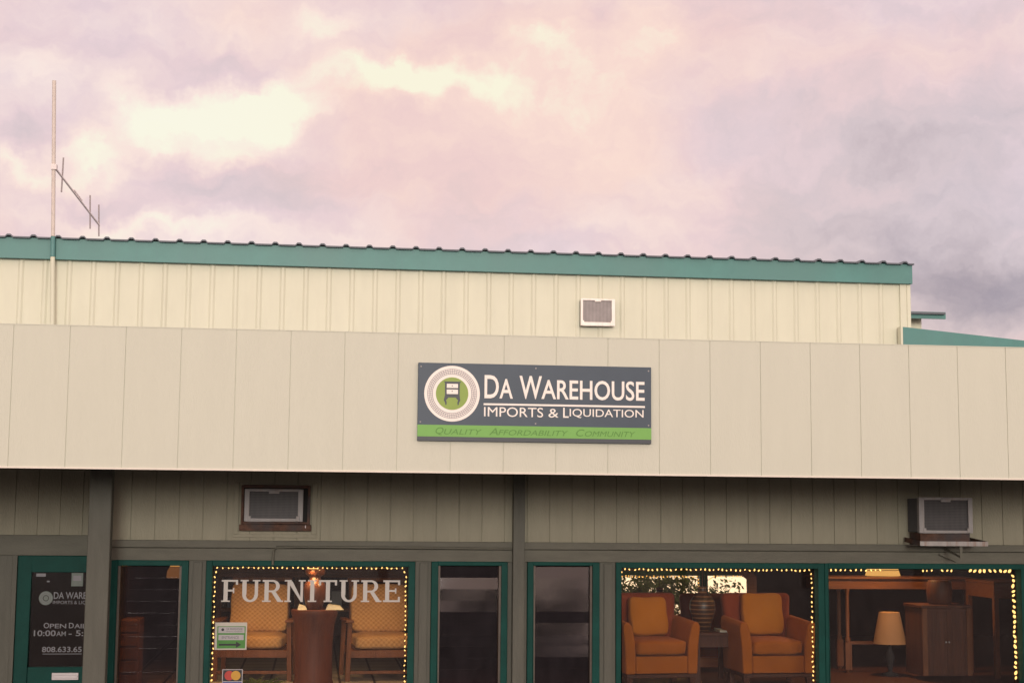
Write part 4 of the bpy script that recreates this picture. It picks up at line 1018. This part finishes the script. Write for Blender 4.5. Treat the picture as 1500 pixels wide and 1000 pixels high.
# ------------------------------------------------------------------ trees across the road (seen in the mirror and the glass)
def tree_mesh(seed, h, rad, nleaf):
    rnd = random.Random(seed); tr = MB(); cr = MB()
    tr.tube([(0, 0, 0), (.1, .05, h*.25), (.05, -.1, h*.45)], .22, 10, r1=.14)
    cl = []
    for i in range(16):
        a = rnd.uniform(0, 2*PI); rr_ = rad*math.sqrt(rnd.uniform(.05, 1)); z_ = h*rnd.uniform(.45, .97); rr_ *= (1.15-.75*abs(z_/h-.62))
        c_ = Vector((rr_*math.cos(a), rr_*math.sin(a), z_)); cl.append((c_, rad*rnd.uniform(.2, .38)))
        m_ = Vector((.05, -.1, h*.43)).lerp(c_, .5)+Vector((0, 0, .15))
        tr.tube([(.05, -.1, h*.42), m_, c_], .07, 6, r1=.015)
    for i in range(nleaf):
        c_, q = cl[rnd.randrange(len(cl))]
        d = Vector((rnd.gauss(0, 1), rnd.gauss(0, 1), rnd.gauss(0, .8))).normalized()*q*rnd.uniform(.3, 1.15)**.7
        p = c_+d; n_ = Vector((rnd.gauss(0, 1), rnd.gauss(0, 1), rnd.gauss(0, 1))).normalized(); t_ = n_.orthogonal().normalized(); b_ = n_.cross(t_); l = rnd.uniform(.12, .26)
        cr.add([p-t_*l*.5, p+b_*l*.28, p+t_*l*.5, p-b_*l*.28], [(0, 1, 2, 3)])
    return tr, cr
ta = []
for sd, h in ((3, 5.2), (8, 4.6)):
    t = thing('broadleaf_tree', '', 'tree', (0, 0, 0), 'trees along the far side of the road')
    tr, cr = tree_mesh(sd, h, 2.6, 4600); tr.build('trunk', M['bark'], t, origin=(0, 0, 0)); cr.build('crown', M['leaf'], t, origin=(0, 0, 0)); ta.append(t)
labs = 'broadleaf tree across the road, seen only in reflections'
for i, xx in enumerate((-28, -19, -11.5, -4.5, 2.6, 8.2, 12.6, 18.4, 23, 31, 40, 50)):
    o = ta[i] if i < 2 else copy_tree(ta[i % 2])
    o['label'] = labs; o.location = (xx, -27+random.uniform(-3, 3), -.12); o.rotation_euler = (0, 0, random.uniform(0, 6.28)); k_ = random.uniform(.82, 1.04); k_ = .93 if xx == 12.6 else k_; o.scale = (k_, k_, k_)

# ------------------------------------------------------------------ sky and sun
SUN_EL, SUN_AZ = R(6.5), math.atan2(-.035, -1.0)                 # the glow comes from behind the camera, almost square to the shop front
w = bpy.data.worlds.new('World'); S.world = w; w.use_nodes = True; nt = w.node_tree; nt.nodes.clear(); g = NG(nt)
gen = g.n('ShaderNodeTexCoord').outputs['Generated']
sky = g.n('ShaderNodeTexSky', sky_type='NISHITA', sun_disc=False, sun_elevation=SUN_EL, sun_rotation=SUN_AZ % (2*PI)).outputs[0]
nrm = g.n('ShaderNodeVectorMath', operation='NORMALIZE', inp={0: gen}).outputs[0]
warpn = g.n('ShaderNodeTexNoise', inp={'Vector': nrm, 'Scale': 9, 'Detail': 5, 'Roughness': .55})
wv = g.n('ShaderNodeVectorMath', operation='SUBTRACT', inp={0: warpn.outputs['Color'], 1: (.5, .5, .5)}).outputs[0]
wv = g.n('ShaderNodeVectorMath', operation='SCALE', inp={0: wv, 'Scale': .085}).outputs[0]
warp2 = g.n('ShaderNodeTexNoise', inp={'Vector': nrm, 'Scale': 32, 'Detail': 4, 'Roughness': .6})
wv2 = g.n('ShaderNodeVectorMath', operation='SUBTRACT', inp={0: warp2.outputs['Color'], 1: (.5, .5, .5)}).outputs[0]
wv2 = g.n('ShaderNodeVectorMath', operation='SCALE', inp={0: wv2, 'Scale': .042}).outputs[0]
dirw = g.n('ShaderNodeVectorMath', operation='ADD', inp={0: nrm, 1: wv}).outputs[0]
dirw = g.n('ShaderNodeVectorMath', operation='ADD', inp={0: dirw, 1: wv2}).outputs[0]
sp = g.n('ShaderNodeSeparateXYZ', inp={'Vector': dirw}); sp0 = g.n('ShaderNodeSeparateXYZ', inp={'Vector': nrm})
u = g.math('ARCTAN2', sp.outputs[0], sp.outputs[1]); v = g.math('ARCSINE', sp.outputs[2])
mpn = g.n('ShaderNodeMapping', inp={'Vector': dirw, 'Scale': (1, 1, 2.2)}).outputs[0]
n1 = g.n('ShaderNodeTexNoise', inp={'Vector': mpn, 'Scale': 7, 'Detail': 8, 'Roughness': .56}).outputs[0]
n2 = g.n('ShaderNodeTexNoise', inp={'Vector': mpn, 'Scale': 2.6, 'Detail': 3}).outputs[0]
n3 = g.n('ShaderNodeTexNoise', inp={'Vector': mpn, 'Scale': 24, 'Detail': 7, 'Roughness': .6}).outputs[0]
tt = g.math('ADD', g.math('MULTIPLY_ADD', n1, .80, -.40), g.math('MULTIPLY_ADD', n3, .24, .53))
def blob(px, py, rx, ry, wgt):
    d = ray(px, py); u0_, v0_ = math.atan2(d.x, d.y), math.asin(d.z)
    a = g.math('DIVIDE', g.math('SUBTRACT', u, u0_), rx/FPX); b = g.math('DIVIDE', g.math('SUBTRACT', v, v0_), ry/FPX)
    e = g.math('EXPONENT', g.math('MULTIPLY', g.math('ADD', g.math('MULTIPLY', a, a), g.math('MULTIPLY', b, b)), -1.0))
    return g.math('MULTIPLY', e, wgt)
for bl_ in ((240, 175, 55, 36, .26), (330, 205, 50, 24, .22), (400, 155, 45, 22, .20), (180, 215, 45, 22, .18), (130, 240, 65, 42, .32), (330, 150, 110, 35, .20), (600, 115, 110, 32, .36), (730, 125, 40, 22, .15), (800, 55, 60, 35, .20), (950, 60, 40, 55, .16), (20, 260, 60, 26, .28), (200, 335, 170, 22, .24),
            (880, 190, 150, 90, .12), (520, 130, 260, 60, .10), (490, 30, 50, 30, .14), (30, 100, 50, 25, .12),
            (120, 70, 150, 40, -.18), (330, 95, 150, 40, -.16), (40, 190, 55, 40, -.12), (400, 260, 110, 55, -.20), (540, 60, 60, 40, -.10), (560, 180, 70, 30, -.14), (200, 300, 60, 18, -.08),
            (1500, 440, 230, 80, -.40), (1330, 280, 330, 150, -.22), (880, 80, 28, 60, -.10), (1400, 150, 200, 80, -.05)):
    tt = g.math('ADD', tt, blob(*bl_))
warm = g.math('ADD', g.math('MULTIPLY_ADD', n2, 1.6, -.38), g.math('ADD', blob(720, 200, 330, 130, .45), g.math('ADD', blob(330, 100, 330, 90, -.30), blob(1450, 330, 300, 200, -.04))))
cool = g.ramp(tt, [(.0, s2l((136, 128, 148))), (.22, s2l((178, 168, 180))), (.42, s2l((211, 199, 208))), (.60, s2l((232, 214, 223))), (.78, s2l((254, 238, 234))), (.95, s2l((255, 253, 236)))])
pink = g.ramp(tt, [(.0, s2l((146, 134, 148))), (.22, s2l((190, 172, 177))), (.42, s2l((222, 200, 200))), (.60, s2l((243, 210, 207))), (.78, s2l((255, 224, 212))), (.95, s2l((255, 249, 224)))])
cl_ = g.mix(g.ramp(warm, [(.15, (0, 0, 0)), (.65, (1, 1, 1))]), cool, pink)
back = g.math('SMOOTH_MIN', 1.0, g.math('MAXIMUM', g.math('MULTIPLY', sp0.outputs[1], -1.6), 0.0), .1)       # brighter towards the hidden sunset
hi = g.math('MAXIMUM', g.math('SUBTRACT', sp0.outputs[2], .42), 0.0)
vv = g.math('DIVIDE', g.math('SUBTRACT', v, .09), .20)
low = g.math('EXPONENT', g.math('MULTIPLY', g.math('MULTIPLY', vv, vv), -1.0))
gain = g.math('ADD', g.math('ADD', g.math('MULTIPLY_ADD', back, .35, 1.0), g.math('MULTIPLY', g.math('MULTIPLY', back, low), 1.7)), g.math('MULTIPLY', hi, .3))
cl2 = g.n('ShaderNodeVectorMath', operation='SCALE', inp={0: cl_, 'Scale': gain}).outputs[0]
cl2 = g.mix(g.math('MULTIPLY', back, .55), cl2, (1.0, .93, .78), 'MULTIPLY')
skyS = g.n('ShaderNodeVectorMath', operation='SCALE', inp={0: sky, 'Scale': .12}).outputs[0]
tot = g.mix(.07, cl2, skyS)
bg = g.n('ShaderNodeBackground', inp={'Color': tot, 'Strength': 1.0})
nt.links.new(bg.outputs[0], g.n('ShaderNodeOutputWorld').inputs[0])
w.cycles.sampling_method = 'MANUAL'; w.cycles.sample_map_resolution = 512

sl = bpy.data.lights.new('sun', 'SUN'); sl.energy = 1.2; sl.angle = R(12); sl.color = (1, .94, .85)
so = bpy.data.objects.new('sun', sl); COL.objects.link(so)
sd = Vector((math.sin(SUN_AZ)*math.cos(SUN_EL), math.cos(SUN_AZ)*math.cos(SUN_EL), math.sin(SUN_EL)))
so.rotation_euler = sd.to_track_quat('Z', 'Y').to_euler(); so.location = sd*50

S.render.engine = 'CYCLES'
S.view_settings.view_transform = 'Standard'; S.view_settings.look = 'None'; S.view_settings.gamma = 1; S.view_settings.exposure = 0
S.cycles.max_bounces = 8; S.cycles.transparent_max_bounces = 16; S.cycles.use_denoising = True
S.cycles.sample_clamp_indirect = 4
